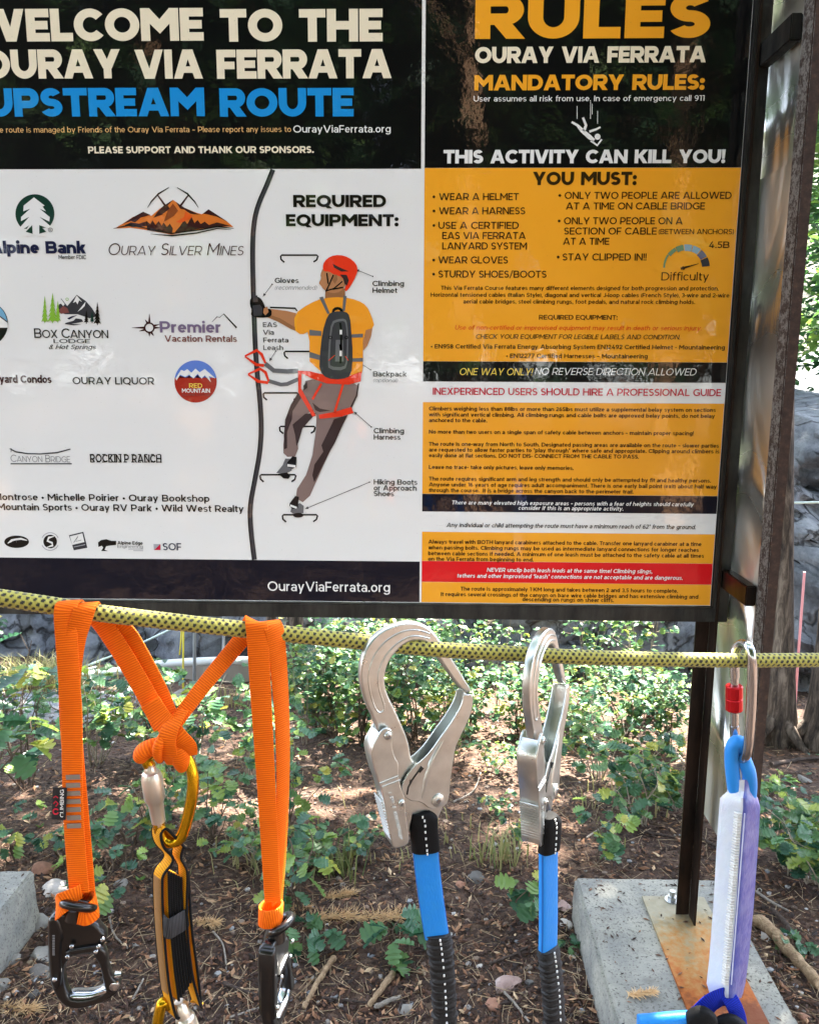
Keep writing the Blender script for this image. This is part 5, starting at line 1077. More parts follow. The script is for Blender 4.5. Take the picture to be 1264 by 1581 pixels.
ST = [(71, 1342, 44, 22, 'red', 'rusty red stone behind the left concrete footing'), (84, 1376, 50, 30, 'pale', 'pale flat rock between the left footing and the orange webbing'), (62, 1428, 42, 32, 'grey', 'grey block of rock against the left footing'), (32, 1444, 19, 16, 'tan', 'round tan pebble just below the left footing'), (66, 1474, 48, 26, 'grey', 'broad grey stone left of the black hook body'), (64, 1503, 42, 28, 'dark', 'dark grey stone left of the black hook nose'), (20, 1484, 28, 18, 'grey', 'grey stone low at the left picture edge'), (48, 1486, 13, 10, 'tan', 'tiny tan pebble among grey stones at left'), (6, 1520, 32, 24, 'grey', 'grey stone half out of the picture at left'), (53, 1535, 22, 18, 'dark', 'dark rounded stone below the left stones'), (189, 1366, 26, 18, 'grey', 'grey stone under oak leaves right of left webbing'), (209, 1460, 15, 11, 'grey', 'small grey stone right of the black snap hook'),
      (612, 1482, 20, 16, 'pale', 'bluish white pebble under the oak seedling'), (734, 1358, 32, 18, 'dark', 'dark wedge shaped stone right of the blue sleeve'), (712, 1367, 21, 14, 'red', 'small reddish stone beside the dark wedge stone'), (784, 1522, 44, 28, 'pink', 'pink and white quartz stone between the black elastics'), (762, 1553, 34, 22, 'red', 'smooth red brown stone below the quartz stone'), (809, 1533, 19, 14, 'tan', 'tan stone touching the quartz stone'), (817, 1519, 17, 14, 'dark', 'dark pebble right of the quartz stone'), (740, 1493, 15, 9, 'pale', 'pale chip above the quartz stone'), (653, 1502, 14, 12, 'tan', 'tan pebble left of the black elastic'), (625, 1560, 30, 20, 'grey', 'grey brown stone near the bottom beside sticks'),
      (868, 1402, 30, 26, 'pink', 'pinkish slab against the right footing'), (872, 1428, 26, 20, 'pale', 'pale slab under the pinkish slab'), (884, 1480, 15, 15, 'pale', 'pale stone at the foot of the right footing'), (727, 1531, 12, 9, 'tan', 'tiny tan pebble left of the quartz stone'), (1241, 1573, 24, 16, 'red', 'reddish stone in the lower right corner'), (1184, 1445, 34, 20, 'pale', 'pale rock beside the right footing edge'), (282, 1082, 52, 20, 'grey', 'grey slab in front of the concrete tank'), (322, 1086, 26, 20, 'tan', 'tan rock in front of the concrete tank'), (153, 1050, 40, 18, 'pink', 'pinkish rock beside the pale pipe'), (178, 1062, 30, 14, 'tan', 'tan rock beside the pinkish rock near pipe'), (572, 1262, 16, 10, 'grey', 'small grey stone behind the silver hook'), (1050, 1178, 20, 12, 'tan', 'tan stone left of the dark post'), (500, 1205, 24, 12, 'grey', 'flat grey stone among leaves left of silver hook'), (700, 1190, 24, 13, 'red', 'reddish stone right of the silver hook'), (1240, 1205, 26, 12, 'grey', 'grey stone under the right hand trees'), (240, 1200, 18, 12, 'dark', 'dark stone seen behind the gold carabiner'), (430, 1240, 20, 12, 'grey', 'grey stone right of the right orange webbing'), (925, 1290, 20, 11, 'tan', 'tan stone behind the right footing')]
for k, (px, py, w, h, kd, lb_) in enumerate(ST): stone(px, py, w, h, kd, lb_, 100+k)
pb = MB()
for k in range(900):
    P = rand_ground(.7); r = rnd.uniform(.003, .009)*(1+.1*P.y); bm = bmesh.new(); bmesh.ops.create_icosphere(bm, subdivisions=1, radius=r); o_ = Vector((k*3.1, 0, 0))
    pb.add([P+Vector((v.co.x*rnd.uniform(.8, 1.3), v.co.y*rnd.uniform(.8, 1.2), v.co.z*.7+r*.3)) for v in bm.verts], [[v.index for v in f.verts] for f in bm.faces], 0, rnd.random()); bm.free()
for k in range(1500):
    px, py = rnd.gauss(105, 45), rnd.gauss(1092, 11); P = Gd(px, py); r = rnd.uniform(.010, .022); bm = bmesh.new(); bmesh.ops.create_icosphere(bm, subdivisions=1, radius=r)
    pb.add([P+Vector((v.co.x*rnd.uniform(.8, 1.3), v.co.y, v.co.z*.7+r*.3)) for v in bm.verts], [[v.index for v in f.verts] for f in bm.faces], 0, rnd.uniform(.55, .85)); bm.free()
tag(pb.build('gravel', tintmat('pebble', [(0, '5b4a3f'), (.3, '7f6a5a'), (.5, '8a8178'), (.8, '8b8f96'), (1, 'b6b0a8')]).m, None, True, 30), 'loose pebbles and a grey gravel patch on the soil', None, None, 'stuff')
# ------------------------------------------------------------------ sticks
def bark_mat(name, stops, sc_=(1, 1, .25), k=28):
    m = Mat(name, '777777', .9); co = m.coord(scale=sc_); n_ = m.noise(k, 6, .7, co, .6); m.set('Base Color', m.ramp(n_, stops)); m.bump(n_, 1.0, .012); return m.m
STICK = dict(tan=bark_mat('stick_tan', [(.3, '7a6048'), (.6, 'a88e6e'), (.8, 'c8b292')], (1, 1, 1), 60), grey=bark_mat('stick_grey', [(.3, '6e655c'), (.7, 'aaa094')], (1, 1, 1), 60), dark=bark_mat('stick_dark', [(.3, '2b211b'), (.7, '54443a')], (1, 1, 1), 60))
for k, (pts, w, kd, lb_) in enumerate([([(515, 1487), (492, 1522), (469, 1562)], 9.5, 'tan', 'straight tan stick right of the right black hook'), ([(606, 1508), (590, 1534), (570, 1560)], 11, 'tan', 'short thick broken tan stick left of black elastic'), ([(580, 1563), (598, 1554), (618, 1543)], 8, 'grey', 'grey split stick touching the broken tan stick'), ([(497, 1544), (530, 1549), (568, 1553)], 4, 'dark', 'thin dark twig across the two tan sticks'), ([(505, 1490), (480, 1518), (455, 1544)], 3, 'tan', 'thin straight twig beside the straight tan stick'), ([(778, 1537), (796, 1558), (816, 1585)], 4.5, 'grey', 'thin pale stick below the quartz stone'), ([(756, 1494), (792, 1480), (832, 1457)], 4.5, 'dark', 'dark stick pointing to the right blue sleeve'),
                                       ([(169, 1419), (177, 1446), (198, 1469)], 3.5, 'grey', 'thin curved pale twig right of the left black hook'), ([(329, 1441), (345, 1466), (350, 1500)], 3.2, 'grey', 'thin curved grey twig under the brown pine sprig'), ([(345, 1522), (372, 1534), (406, 1543)], 7, 'dark', 'dark broken branch left of the right black hook'), ([(355, 1577), (380, 1567), (413, 1557)], 4, 'grey', 'pale twig at the bottom left of the right hook'), ([(205, 1548), (214, 1532), (222, 1518)], 4, 'grey', 'small pale splinter between hook and yellow strap'), ([(1163, 1428), (1190, 1450), (1222, 1484), (1262, 1530)], 22, 'tan', 'thick pale fallen branch along the right footing'), ([(1190, 1410), (1210, 1430), (1232, 1466)], 9, 'dark', 'dark stick beside the thick pale branch'), ([(1155, 1372), (1190, 1398), (1216, 1412)], 5, 'grey', 'grey stick above the thick pale branch'),
                                       ([(1060, 1290), (1085, 1300), (1110, 1315)], 7, 'dark', 'dark stick crossing behind the dark post'), ([(960, 1275), (1000, 1290), (1040, 1296)], 5, 'dark', 'long dark stick left of the dark post'), ([(1190, 1185), (1230, 1178), (1275, 1176)], 7, 'dark', 'dark root across the soil under the trees'), ([(700, 1240), (730, 1225), (742, 1195)], 3, 'grey', 'thin pale twig standing right of the broad hook'), ([(905, 1298), (930, 1280), (950, 1262)], 3, 'grey', 'thin grey twig right of the edge on hook'), ([(1010, 1130), (1030, 1152), (1052, 1178)], 5, 'grey', 'pale branch lying left of the dark post'), ([(430, 1215), (455, 1192), (478, 1186)], 3, 'grey', 'thin pale twig among leaves in the middle')]):
    P3 = [Gd(*p) for p in pts]; sc_ = (P3[0]-O).dot(fw)/F; r = w*sc_/2; rg = random.Random(k)
    P3 = catmull([p+Vector((0, 0, r*.6+rg.uniform(.002, .012))) for p in P3], 7); mb = MB(); mb.tube([p+Vector((rg.gauss(0, r*.12), rg.gauss(0, r*.12), rg.gauss(0, r*.12))) for p in P3], [r*(1-.35*i_/len(P3))*rg.uniform(.88, 1.12) for i_ in range(len(P3))], 9)
    tag(mb.build('stick', STICK[kd], None, True, 50), lb_, 'stick', 'sticks on the forest floor')
SPR = tintmat('dead_sprig', [(0, '56301d'), (.5, '7f4c30'), (.85, 'a06f4a'), (1, 'cfae82')])
def sprig(px, py, w, label, seed, dz=0, z=None, pale=0):
    P = Gd(px, py) if z is None else onZ(px, py, z); sc_ = (P-O).dot(fw)/F; R_ = w*sc_/2; rg = random.Random(seed); mb = MB(); a0 = rg.uniform(-.3, .3); D_ = Vector((math.cos(a0), math.sin(a0)*.5, .12))
    mb.tube([P-D_*R_, P+D_*R_*.6], .0016, 5); mb.c += [.1]*(len(mb.v)-len(mb.c))
    for k in range(230):
        t = rg.uniform(-1, .7); b_ = P+D_*R_*t+Vector((0, 0, .003)); d = (D_*rg.uniform(.2, 1.1)+Vector((rg.gauss(0, .5), rg.gauss(0, .5), abs(rg.gauss(.25, .4))))).normalized()*R_*rg.uniform(.28, .62)
        mb.tube([b_, b_+d*.5+Vector((0, 0, -.0005)), b_+d+Vector((0, 0, -R_*.08))], [.0009, .0009, .0005], 3, caps=False); mb.c += [min(1, rg.random()*.75+pale)]*(len(mb.v)-len(mb.c))
    tag(mb.build('dead_pine_sprig', SPR.m, None, False), label, 'pine sprig', 'dead brown pine sprigs')
sprig(316, 1428, 62, 'brown dead pine sprig right of the yellow strap', 1); sprig(528, 1384, 52, 'small reddish dead pine sprig left of the blue sleeve', 2); sprig(606, 1420, 104, 'longest brown dead pine sprig touching the broadside blue sleeve', 3); sprig(520, 1420, 90, 'straw pale dead pine sprig in a sunny patch', 4, pale=.35); sprig(466, 1404, 36, 'small dead pine sprig right of the right webbing', 5); sprig(992, 1536, 46, 'reddish dead pine sprig on the right concrete footing', 6, z=.127); sprig(28, 1562, 80, 'dead pine sprig in the lower left corner', 7)
# ------------------------------------------------------------------ leaves and shrubs
LEAFM = tintmat('oak_leaf', [(0, '2f5542'), (.3, '426c4e'), (.6, '5a7f4c'), (.85, '809a44'), (1, 'aaa64c')], .36, .4)
DRYLEAF = tintmat('yellowing_leaf', [(0, '6d8a35'), (.5, 'a8a83e'), (1, 'c79a3c')], .5, .35)
TWIG = bark_mat('twig', [(.3, '4a3a30'), (.7, '7d6a58')], (1, 1, 1), 80); TWIGP = bark_mat('pale_twig', [(.3, '8a7c6a'), (.7, 'b9ac98')], (1, 1, 1), 80)
PROF = [(0, .04), (.09, .07), (.15, .22), (.20, .29), (.26, .26), (.31, .13), (.38, .35), (.45, .42), (.51, .35), (.55, .17), (.62, .38), (.69, .45), (.74, .36), (.78, .20), (.85, .30), (.93, .25), (1, .05)]
def leaf(mb, p, d, n, L_, tint, lobed=True, curl=.25):
    """one leaf from p along d with face normal n"""
    d = d.normalized(); n = (n-d*n.dot(d)).normalized(); w = d.cross(n); vs = []; fs = []
    pr = PROF if lobed else [(0, .03), (.2, .22), (.45, .32), (.7, .24), (1, .02)]
    for k, (t, h) in enumerate(pr):
        c = p+d*(L_*t)-n*(curl*L_*t*t*.6); e = n*(h*L_*.30)
        back = -d*(L_*.05 if h < .25 else -L_*.03)
        vs += [c, c+w*(h*L_)+e+back, c-w*(h*L_)+e+back]
    for k in range(len(pr)-1):
        a, b = 3*k, 3*k+3; fs += [(a, b, b+1, a+1), (a, a+2, b+2, b)]
    mb.add(vs, fs, 0, tint)
def shrub_meshes(seed, h, spread, stems, leaves, L_, lobed=True, droop=.3, t0=.22):
    """-> (leaf MB, stem MB) around the origin"""
    rg = random.Random(seed); lf_ = MB(); st = MB()
    for s_ in range(stems):
        a = rg.uniform(0, 2*PI); lean = rg.uniform(.1, 1)*spread; top = Vector((math.cos(a)*lean, math.sin(a)*lean, h*rg.uniform(.6, 1))); b = Vector((rg.uniform(-.03, .03), rg.uniform(-.03, .03), -.03))
        P3 = catmull([b, b.lerp(top, .35)+Vector((rg.uniform(-.03, .03), rg.uniform(-.03, .03), h*.08)), b.lerp(top, .7)+Vector((rg.uniform(-.04, .04), rg.uniform(-.04, .04), h*.05)), top], 5); st.tube(P3, [.004*(1-.75*k/len(P3)) for k in range(len(P3))], 6)
        for k in range(max(3, int(leaves/stems))):
            t = rg.uniform(t0, 1)**.8; q_ = P3[min(len(P3)-1, int(t*len(P3)))]; az = rg.uniform(0, 2*PI); tw = q_+Vector((math.cos(az), math.sin(az), rg.uniform(-.1, .6)))*rg.uniform(.02, .10)*(h/.5)**.5
            if k % 3 == 0: st.tube([q_, tw], [.0016, .0009], 4)
            base_t = min(1, max(0, rg.gauss(.48, .27)))
            for j in range(rg.choice((1, 2, 2, 3))):
                a2 = az+rg.uniform(-1.4, 1.4); d = Vector((math.cos(a2), math.sin(a2), rg.uniform(-.5, .5)-droop*.3)); leaf(lf_, tw, d, Vector((rg.gauss(0, .45), rg.gauss(0, .45), 1)), L_*rg.uniform(.45, 1.25), min(1, max(0, base_t+rg.gauss(0, .1))), lobed)
    return lf_, st
class Kind:
    def __init__(s, *a, mat=None, name='oak_shrub', twig=None, **k): s.a = a; s.k = k; s.first = None; s.mat = mat or LEAFM.m; s.name = name; s.twig = twig or TWIG
    def put(s, P, rot, sc_, label, cat='shrub', group='leafy oak shrubs'):
        if s.first is None:
            t = thing(s.name, label, cat, (0, 0, 0), group); l_, st = shrub_meshes(*s.a, **s.k); l_.build('leaves', s.mat, t, True, 180); st.build('stem', s.twig, t, True, 180); s.first = t
        else:
            t = s.first.copy(); COL.objects.link(t)
            for ch in list(s.first.children): c = ch.copy(); COL.objects.link(c); c.parent = t
            tag(t, label, cat, group)
        t.location = P; t.rotation_euler = (0, 0, rot); t.scale = (sc_,)*3; return t
KS = dict(big=Kind(1, .62, .34, 9, 84, .068), big2=Kind(2, .55, .38, 8, 66, .078), mid=Kind(3, .42, .32, 9, 80, .052, twig=TWIGP), mid2=Kind(4, .36, .34, 9, 84, .05, twig=TWIGP), low=Kind(5, .20, .28, 8, 46, .056), small=Kind(6, .75, .46, 13, 290, .048, t0=.06), small2=Kind(7, .6, .52, 12, 250, .052, t0=.06), seed=Kind(8, .11, .07, 3, 9, .070, name='oak_seedling'), seed2=Kind(9, .15, .08, 4, 14, .062, name='oak_seedling'), tuft=Kind(10, .30, .18, 5, 34, .062), bright=Kind(12, .34, .34, 10, 110, .056, twig=TWIGP), tall=Kind(13, 1.25, .28, 5, 170, .055, twig=TWIGP))
SH = [  # px, py of the foot, kind, scale, what sets it apart
 (35, 1215, 'big', 1.0, 'leafy oak shrub at the left picture edge above the footing'), (-40, 1290, 'big2', 1.0, 'oak shrub mostly cut off by the left picture edge'), (150, 1180, 'mid', 1.0, 'oak shrub just right of the left orange webbing'), (235, 1190, 'big', .72, 'oak shrub behind the orange knot'), (300, 1180, 'mid2', 1.1, 'oak shrub right of the gold carabiner'), (330, 1300, 'big2', .62, 'low oak shrub with large leaves right of yellow strap'), (195, 1340, 'tuft', 1.0, 'oak shoots between left webbing and yellow strap'), (165, 1410, 'tuft', .75, 'oak shoots right beside the left choke loop'), (440, 1280, 'big', .62, 'oak shrub right of the right orange webbing'), (455, 1405, 'tuft', .95, 'dark oak shoots just right of the right choke loop'), (390, 1200, 'mid', .9, 'oak shrub behind the right orange webbing'), (480, 1330, 'low', .8, 'low oak sprays left of the broadside hook strap'), (545, 1330, 'low', .62, 'small low plant under the broadside hook'),
 (110, 1330, 'low', .8, 'low oak sprays behind the left footing'), (20, 1330, 'tuft', .7, 'oak shoots peeping over the left footing'), (600, 1225, 'tuft', 0.37, 'small oak shoots seen left of the broad hook latch'), (700, 1180, 'mid', 0.48, 'oak shrub seen right of the broad hook gate'), (760, 1190, 'mid2', 0.48, 'oak shrub left of the edge on hook'), (920, 1200, 'mid', .85, 'sunny oak shrub right of the edge on hook'), (985, 1275, 'bright', .85, 'bright low oak shrub left of the dark post'), (925, 1330, 'tuft', .72, 'oak shoots behind the right footing'), (1040, 1250, 'bright', .65, 'bright oak sprays touching the dark post'), (790, 1300, 'tuft', 0.37, 'slender oak shoots between the two silver hooks'), (760, 1255, 'low', 0.42, 'low oak sprays between the two silver hooks'), (1215, 1345, 'bright', .75, 'sunlit pale oak shrub right of the white pack'), (1262, 1370, 'bright', .8, 'sunlit oak shrub at the right picture edge'), (1190, 1240, 'tuft', .4, 'tiny bright sprig beside the rusty post'), (1285, 1300, 'mid2', .7, 'oak shrub half outside the right edge'),
 (560, 1150, 'small', .85, 'small leaved thicket left of the broad hook arch'), (640, 1140, 'small2', .95, 'small leaved thicket seen through the broad hook'), (720, 1135, 'small', .6, 'small leaved thicket between the hooks'), (800, 1140, 'small2', .65, 'small leaved thicket behind the edge on hook'), (490, 1130, 'small', .8, 'small leaved thicket left of the hooks, farther back'), (890, 1150, 'small', .55, 'small leaved thicket right of edge on hook'), (960, 1150, 'small2', .75, 'small leaved thicket left of post, in sun'), (1030, 1155, 'small', .6, 'small leaved thicket against the dark post'), (520, 1120, 'tall', .62, 'slim sapling left of the broad hook arch'), (690, 1105, 'tall', .60, 'slim sapling inside the gap right of the broad hook'), (610, 1085, 'tall', .72, 'slim sapling behind the broad hook arch'), (765, 1100, 'tall', .58, 'slim sapling left of the edge on hook'), (905, 1110, 'tall', .66, 'slim sapling right of the edge on hook'), (470, 1150, 'tall', .5, 'slim sapling right of the right webbing'),
 (985, 1120, 'tall', .75, 'tall pale stemmed sapling left of the dark post'), (520, 1140, 'small2', .7, 'small leaved thicket left of the broad hook, nearest row'), (690, 1120, 'small2', .6, 'small leaved thicket right of the broad hook, middle row'), (860, 1120, 'small2', .6, 'small leaved thicket right of the edge on hook, middle row'), (1000, 1110, 'small2', .6, 'small leaved thicket left of the dark post, middle row'),
 (440, 1090, 'small2', .6, 'distant thicket right of the tank'), (540, 1075, 'small', .8, 'distant thicket under the rope, middle'), (620, 1060, 'small2', 1.0, 'distant thicket behind the broad hook tip'), (700, 1055, 'small', .5, 'distant thicket right of the broad hook tip'), (850, 1070, 'small2', .5, 'distant thicket behind the edge on hook tip'), (930, 1080, 'small', .5, 'distant thicket below the grey rocks'), (200, 1095, 'mid2', .7, 'low shrub beside the gravel patch'), (10, 1110, 'small2', .55, 'shrub at the left edge below the pale pipe'), (115, 1130, 'low', 1.1, 'low sprays in front of the gravel patch'), (-10, 1045, 'tall', .85, 'sapling rising at the left edge behind the pipe'), (400, 1330, 'mid2', .6, 'oak shrub between yellow strap and right webbing'), (250, 1280, 'mid', .7, 'oak shrub directly behind the yellow strap top')]
rg = random.Random(5)
for px, py, kd, s_, lb_ in SH: KS[kd].put(Gd(px, py), rg.uniform(0, 6), s_, lb_)
for px, py, kd, s_, lb_ in [(616, 1478, 'seed', 1.0, 'pale oak seedling with five leaves above the bluish pebble'), (807, 1415, 'seed2', .9, 'oak seedling left of the right blue sleeve'), (475, 1468, 'seed', .8, 'single drooping oak seedling by the right black hook'), (880, 1470, 'seed', .35, 'tiny seedling at the foot of the right footing'), (1222, 1470, 'seed', .5, 'yellowish seedling near the thick pale branch')]: KS[kd].put(Gd(px, py), rg.uniform(0, 6), s_, lb_, 'seedling', 'oak seedlings on bare soil')
# grass
gr = MB()
def blades(px, py, sx, sy, n_, h, t0):
    for k in range(n_):
        P = Gd(rg.gauss(px, sx), rg.gauss(py, sy)); a = rg.uniform(0, 2*PI); hh = h*rg.uniform(.5, 1.2); d = Vector((math.cos(a), math.sin(a), 0))*hh*rg.uniform(.1, .7); w = Vector((-math.sin(a), math.cos(a), 0))*.0022*(1+.15*P.y)
        gr.add([P-w, P+w, P+d*.4+Vector((0, 0, hh*.7))+w*.7, P+d*.4+Vector((0, 0, hh*.7))-w*.7, P+d+Vector((0, 0, hh*.9))], [(0, 1, 2, 3), (3, 2, 4)], 0, min(1, max(0, t0+rg.gauss(0, .15))))
blades(70, 1062, 40, 5, 500, .22, .7); blades(520, 1350, 16, 8, 60, .12, .4); blades(770, 1330, 18, 8, 60, .12, .6); blades(375, 1090, 30, 4, 60, .16, .8); blades(380, 1320, 60, 30, 40, .08, .8); blades(620, 1300, 80, 30, 40, .07, .8); blades(1000, 1230, 80, 30, 60, .08, .8); blades(430, 1330, 30, 30, 40, .08, .7)
tag(gr.build('grass', tintmat('grass_blade', [(0, '4a6238'), (.5, '7d8450'), (1, 'b0a272')], .6, .3).m, None, False), 'thin grass between the shrubs', None, None, 'stuff')
# ------------------------------------------------------------------ trees
BARK = bark_mat('grey_brown_bark', [(.36, '1e1814'), (.5, '4b4037'), (.66, '7d7064')], (1, 1, .16), 34); PBARK = bark_mat('pine_bark', [(.3, '6a4a38'), (.5, 'ac8466'), (.75, 'd6b696')], (1, 1, .2), 14)
CROWN = tintmat('crown_leaf', [(0, '2c4f30'), (.5, '446e36'), (.85, '6f8f3c'), (1, '93a344')], .5, .4); NEEDLE = tintmat('conifer_spray', [(0, '1f3a2a'), (.5, '2f5234'), (1, '58743a')], .55, .25)
def trunk_mb(P, r, h, lean=(0, 0), flare=1.7, seed=0, limbs=0, lz=2.2, lr=1.6):
    rg = random.Random(seed); mb = MB(); pts = []; rs = []
    for k in range(26):
        t = k/25; z_ = h*t; pts.append(P+Vector((lean[0]*z_+.03*math.sin(z_*1.3+seed), lean[1]*z_, z_-.1))); rs.append(r*(1-.6*t)*(1+(flare-1)*math.exp(-z_*5)))
    n0 = len(mb.v); mb.tube(pts, rs, 22)
    for v in mb.v: v += Vector((noise.noise(v*9), noise.noise(v*9+Vector((9, 0, 0))), 0))*r*.10
    for k in range(limbs):
        z_ = rg.uniform(lz, h*.95); a = rg.uniform(0, 2*PI); b = P+Vector((lean[0]*z_, lean[1]*z_, z_)); e = b+Vector((math.cos(a)*lr, math.sin(a)*lr, rg.uniform(.1, .9)))*rg.uniform(.5, 1); mb.tube(catmull([b, b.lerp(e, .5)+Vector((0, 0, .12)), e], 5), [r*.28*(1-.08*q_) for q_ in range(11)], 7)
    for k in range(4):
        a = k*1.6+seed; e = P+Vector((math.cos(a)*r*3.4, math.sin(a)*r*3.4, 0)); e.z = gz(e.x, e.y)-.03; mb.tube([P+Vector((math.cos(a)*r*.6, math.sin(a)*r*.6, .14)), P.lerp(e, .6)+Vector((0, 0, .05)), e], [r*.5, r*.32, r*.12], 8)
    return mb
def crown_mb(C, R_, n_, L_, seed, gap=.05, lobed=False, hang=0, freq=.9):
    """leaf sprays spread through an uneven volume with gaps"""
    rg = random.Random(seed); mb = MB(); k = 0; tries = 0
    while k < n_ and tries < n_*14:
        tries += 1; v = Vector((rg.uniform(-1, 1), rg.uniform(-1, 1), rg.uniform(-1, 1)))
        if v.length > 1 or v.length < rg.random()*.55: continue
        p = C+Vector((v.x*R_[0], v.y*R_[1], v.z*R_[2]))
        if noise.noise(p*freq+Vector((seed, 0, 0))) < gap: continue
        t0 = min(1, max(0, rg.gauss(.42, .22)))
        for j in range(4):
            a = rg.uniform(0, 2*PI); d = Vector((math.cos(a), math.sin(a), rg.uniform(-.6, .3)-hang)); leaf(mb, p+Vector((rg.uniform(-1, 1), rg.uniform(-1, 1), rg.uniform(-1, 1)))*L_, d, Vector((rg.gauss(0, .5), rg.gauss(0, .5), 1)), L_*rg.uniform(.7, 1.3), min(1, max(0, t0+rg.gauss(0, .08))), lobed, .3)
        k += 1
    return mb
def tree(name, label, P, r, h, crowns, L_, lean=(0, 0), bark=None, leafm=None, seed=0, limbs=8, lz=2.6, group='trees round the notice kiosk', hang=0, gap=.05, freq=.9):
    t = thing(name, label, 'tree', P, group); trunk_mb(Vector(P), r, h, lean, seed=seed, limbs=limbs, lz=lz).build('trunk', bark or BARK, t, True, 60)
    for k, (C, R_, n_) in enumerate(crowns): crown_mb(Vector(C), R_, n_, L_, seed*7+k, gap, hang=hang, freq=freq).build('crown', leafm or CROWN.m, t, True, 180)
    return t
B1 = Gd(1197, 1150); B2 = Gd(1276, 1152)
tree('oak_tree', 'nearer grey barked trunk just right of the rusty post', B1, .062, 7.5, [((1.9, 5.2, 6.3), (2.0, 1.8, 1.3), 1500)], .11, gap=.33, freq=1.2, lean=(-.02, .06), seed=2, limbs=7, lz=4.4)
tree('oak_tree', 'dark grey trunk cut by the right picture edge', B2, .085, 8.0, [((3.6, 5.4, 6.6), (1.7, 2.0, 1.5), 1300)], .12, gap=.26, freq=1.15, lean=(.03, .03), seed=3, limbs=7, lz=4.6)
B3 = Gd(463, 1060)
tree('oak_tree', 'slim dark trunk far back under the sign left of the hooks', B3, .06, 8.5, [((.4, 6.6, 6.9), (2.4, 2.0, 1.6), 1900)], .13, gap=.27, freq=1.2, seed=4, limbs=7, lz=4.6)
tree('oak_tree', 'slim dark trunk beside the tank, under the sign', Gd(425, 1052), .035, 8.0, [((-2.6, 6.8, 6.6), (2.0, 1.8, 1.5), 1300)], .12, gap=.14, freq=1.1, seed=5, limbs=5, lz=4.6)
# leafy branches that show right of the rusty post
tree('oak_tree', 'leafy green tree above the pale cliff right of the rusty post', (3.3, 5.0, gz(3.3, 5.0)), .06, 5.0, [((2.40, 4.9, 2.80), (.40, .45, .66), 230), ((2.30, 4.8, 2.0), (.2, .3, .26), 60), ((2.9, 5.2, 3.6), (.9, .7, .7), 200)], .06, seed=6, limbs=10, lz=1.6, gap=-.12, freq=2.2)
tree('oak_tree', 'yellow green tree behind the cliff at the right edge', (5.6, 9.5, -.9), .10, 8, [((4.5, 9.0, 3.9), (1.6, 1.3, 2.6), 2400)], .11, seed=7, limbs=10, lz=3, gap=-.35, freq=1.2)
tree('oak_tree', 'tall tree behind the sign hiding the sky, second crown added for shade', (1.2, 12.5, -1.2), .12, 9, [((1.5, 12.5, 5.2), (4.0, 1.5, 3.2), 1500), ((-.1, 9.2, 7.0), (2.1, 1.7, 1.1), 900)], .16, seed=8, limbs=8, lz=3, gap=-.1)  # second crown is added out of view to shade the left middle ground
tree('oak_tree', 'tree beyond the left picture edge', (-4.6, 8.5, -1.2), .10, 8, [((-4.8, 8.3, 4.8), (2.2, 2.0, 2.4), 1100)], .13, seed=9, limbs=8, lz=3)
tree('oak_tree', 'unseen tree added over the viewer to shade the ground', (4.3, 1.2, 0), .13, 7, [((1.2, 1.9, 6.3), (3.4, 2.6, .9), 1900), ((-2.2, 1.6, 6.6), (2.0, 2.0, .8), 700)], .13, seed=15, limbs=8, lz=4.5, gap=-.15, freq=1.2)  # out of view, added so its crowns shade the ground around the viewer
# pines behind the viewer, seen mirrored in the sign
pine0 = None
PN = [(-2.5, -4.6, 1.0), (-3.9, -6.4, 1.1), (-1.2, -8.2, 1.2), (.9, -6.2, 1.0), (2.6, -5.4, 1.05), (4.4, -7.8, 1.25), (-6.0, -4.8, 1.1), (6.6, -4.6, 1.0), (-3.0, -10.5, 1.4), (2.4, -10.8, 1.5), (7.8, -9.5, 1.4), (-8.0, -9.0, 1.4), (.2, -13.5, 1.6), (5.4, -14, 1.6), (-5.6, -14, 1.6), (-9.5, -1.5, 1.2), (9.2, -.5, 1.2)]
for k, (x, y, s_) in enumerate(PN):
    lb_ = 'pine tree standing in the forest behind the viewer'
    if pine0 is None:
        pine0 = thing('pine_tree', lb_, 'tree', (0, 0, 0), 'pines mirrored in the sign'); mb = MB(); mb.tube([Vector((.05*math.sin(q_), .04*math.cos(q_*1.3), q_*.5-.2)) for q_ in range(20)], [.17*(1-q_/22) for q_ in range(20)], 14); mb.build('trunk', PBARK, pine0, True, 60)
        cb = MB(); rg2 = random.Random(4)
        for q_ in range(1700):
            z_ = 1.5+rg2.random()**.85*8.0; rr = (1.0-(z_-1.5)/10.5)*2.3*rg2.uniform(.25, 1); a = rg2.choice((0, 1.1, 2.1, 3.0, 4.2, 5.2))+rg2.gauss(0, .35)+int(z_*1.4)*.8
            p = Vector((math.cos(a)*rr, math.sin(a)*rr, z_-.15*rr))
            for j in range(4): b_ = a+rg2.gauss(0, .9); leaf(cb, p, Vector((math.cos(b_), math.sin(b_), rg2.uniform(-.5, .4))), Vector((rg2.gauss(0, .4), rg2.gauss(0, .4), 1)), rg2.uniform(.18, .34), rg2.random(), False)
        cb.build('crown', NEEDLE.m, pine0, True, 180); o = pine0
    else:
        o = pine0.copy(); COL.objects.link(o)
        for ch in list(pine0.children): c = ch.copy(); COL.objects.link(c); c.parent = o
    o.location = (x, y, gz(x, y)); o.rotation_euler = (0, 0, k*1.7); o.scale = (s_,)*3
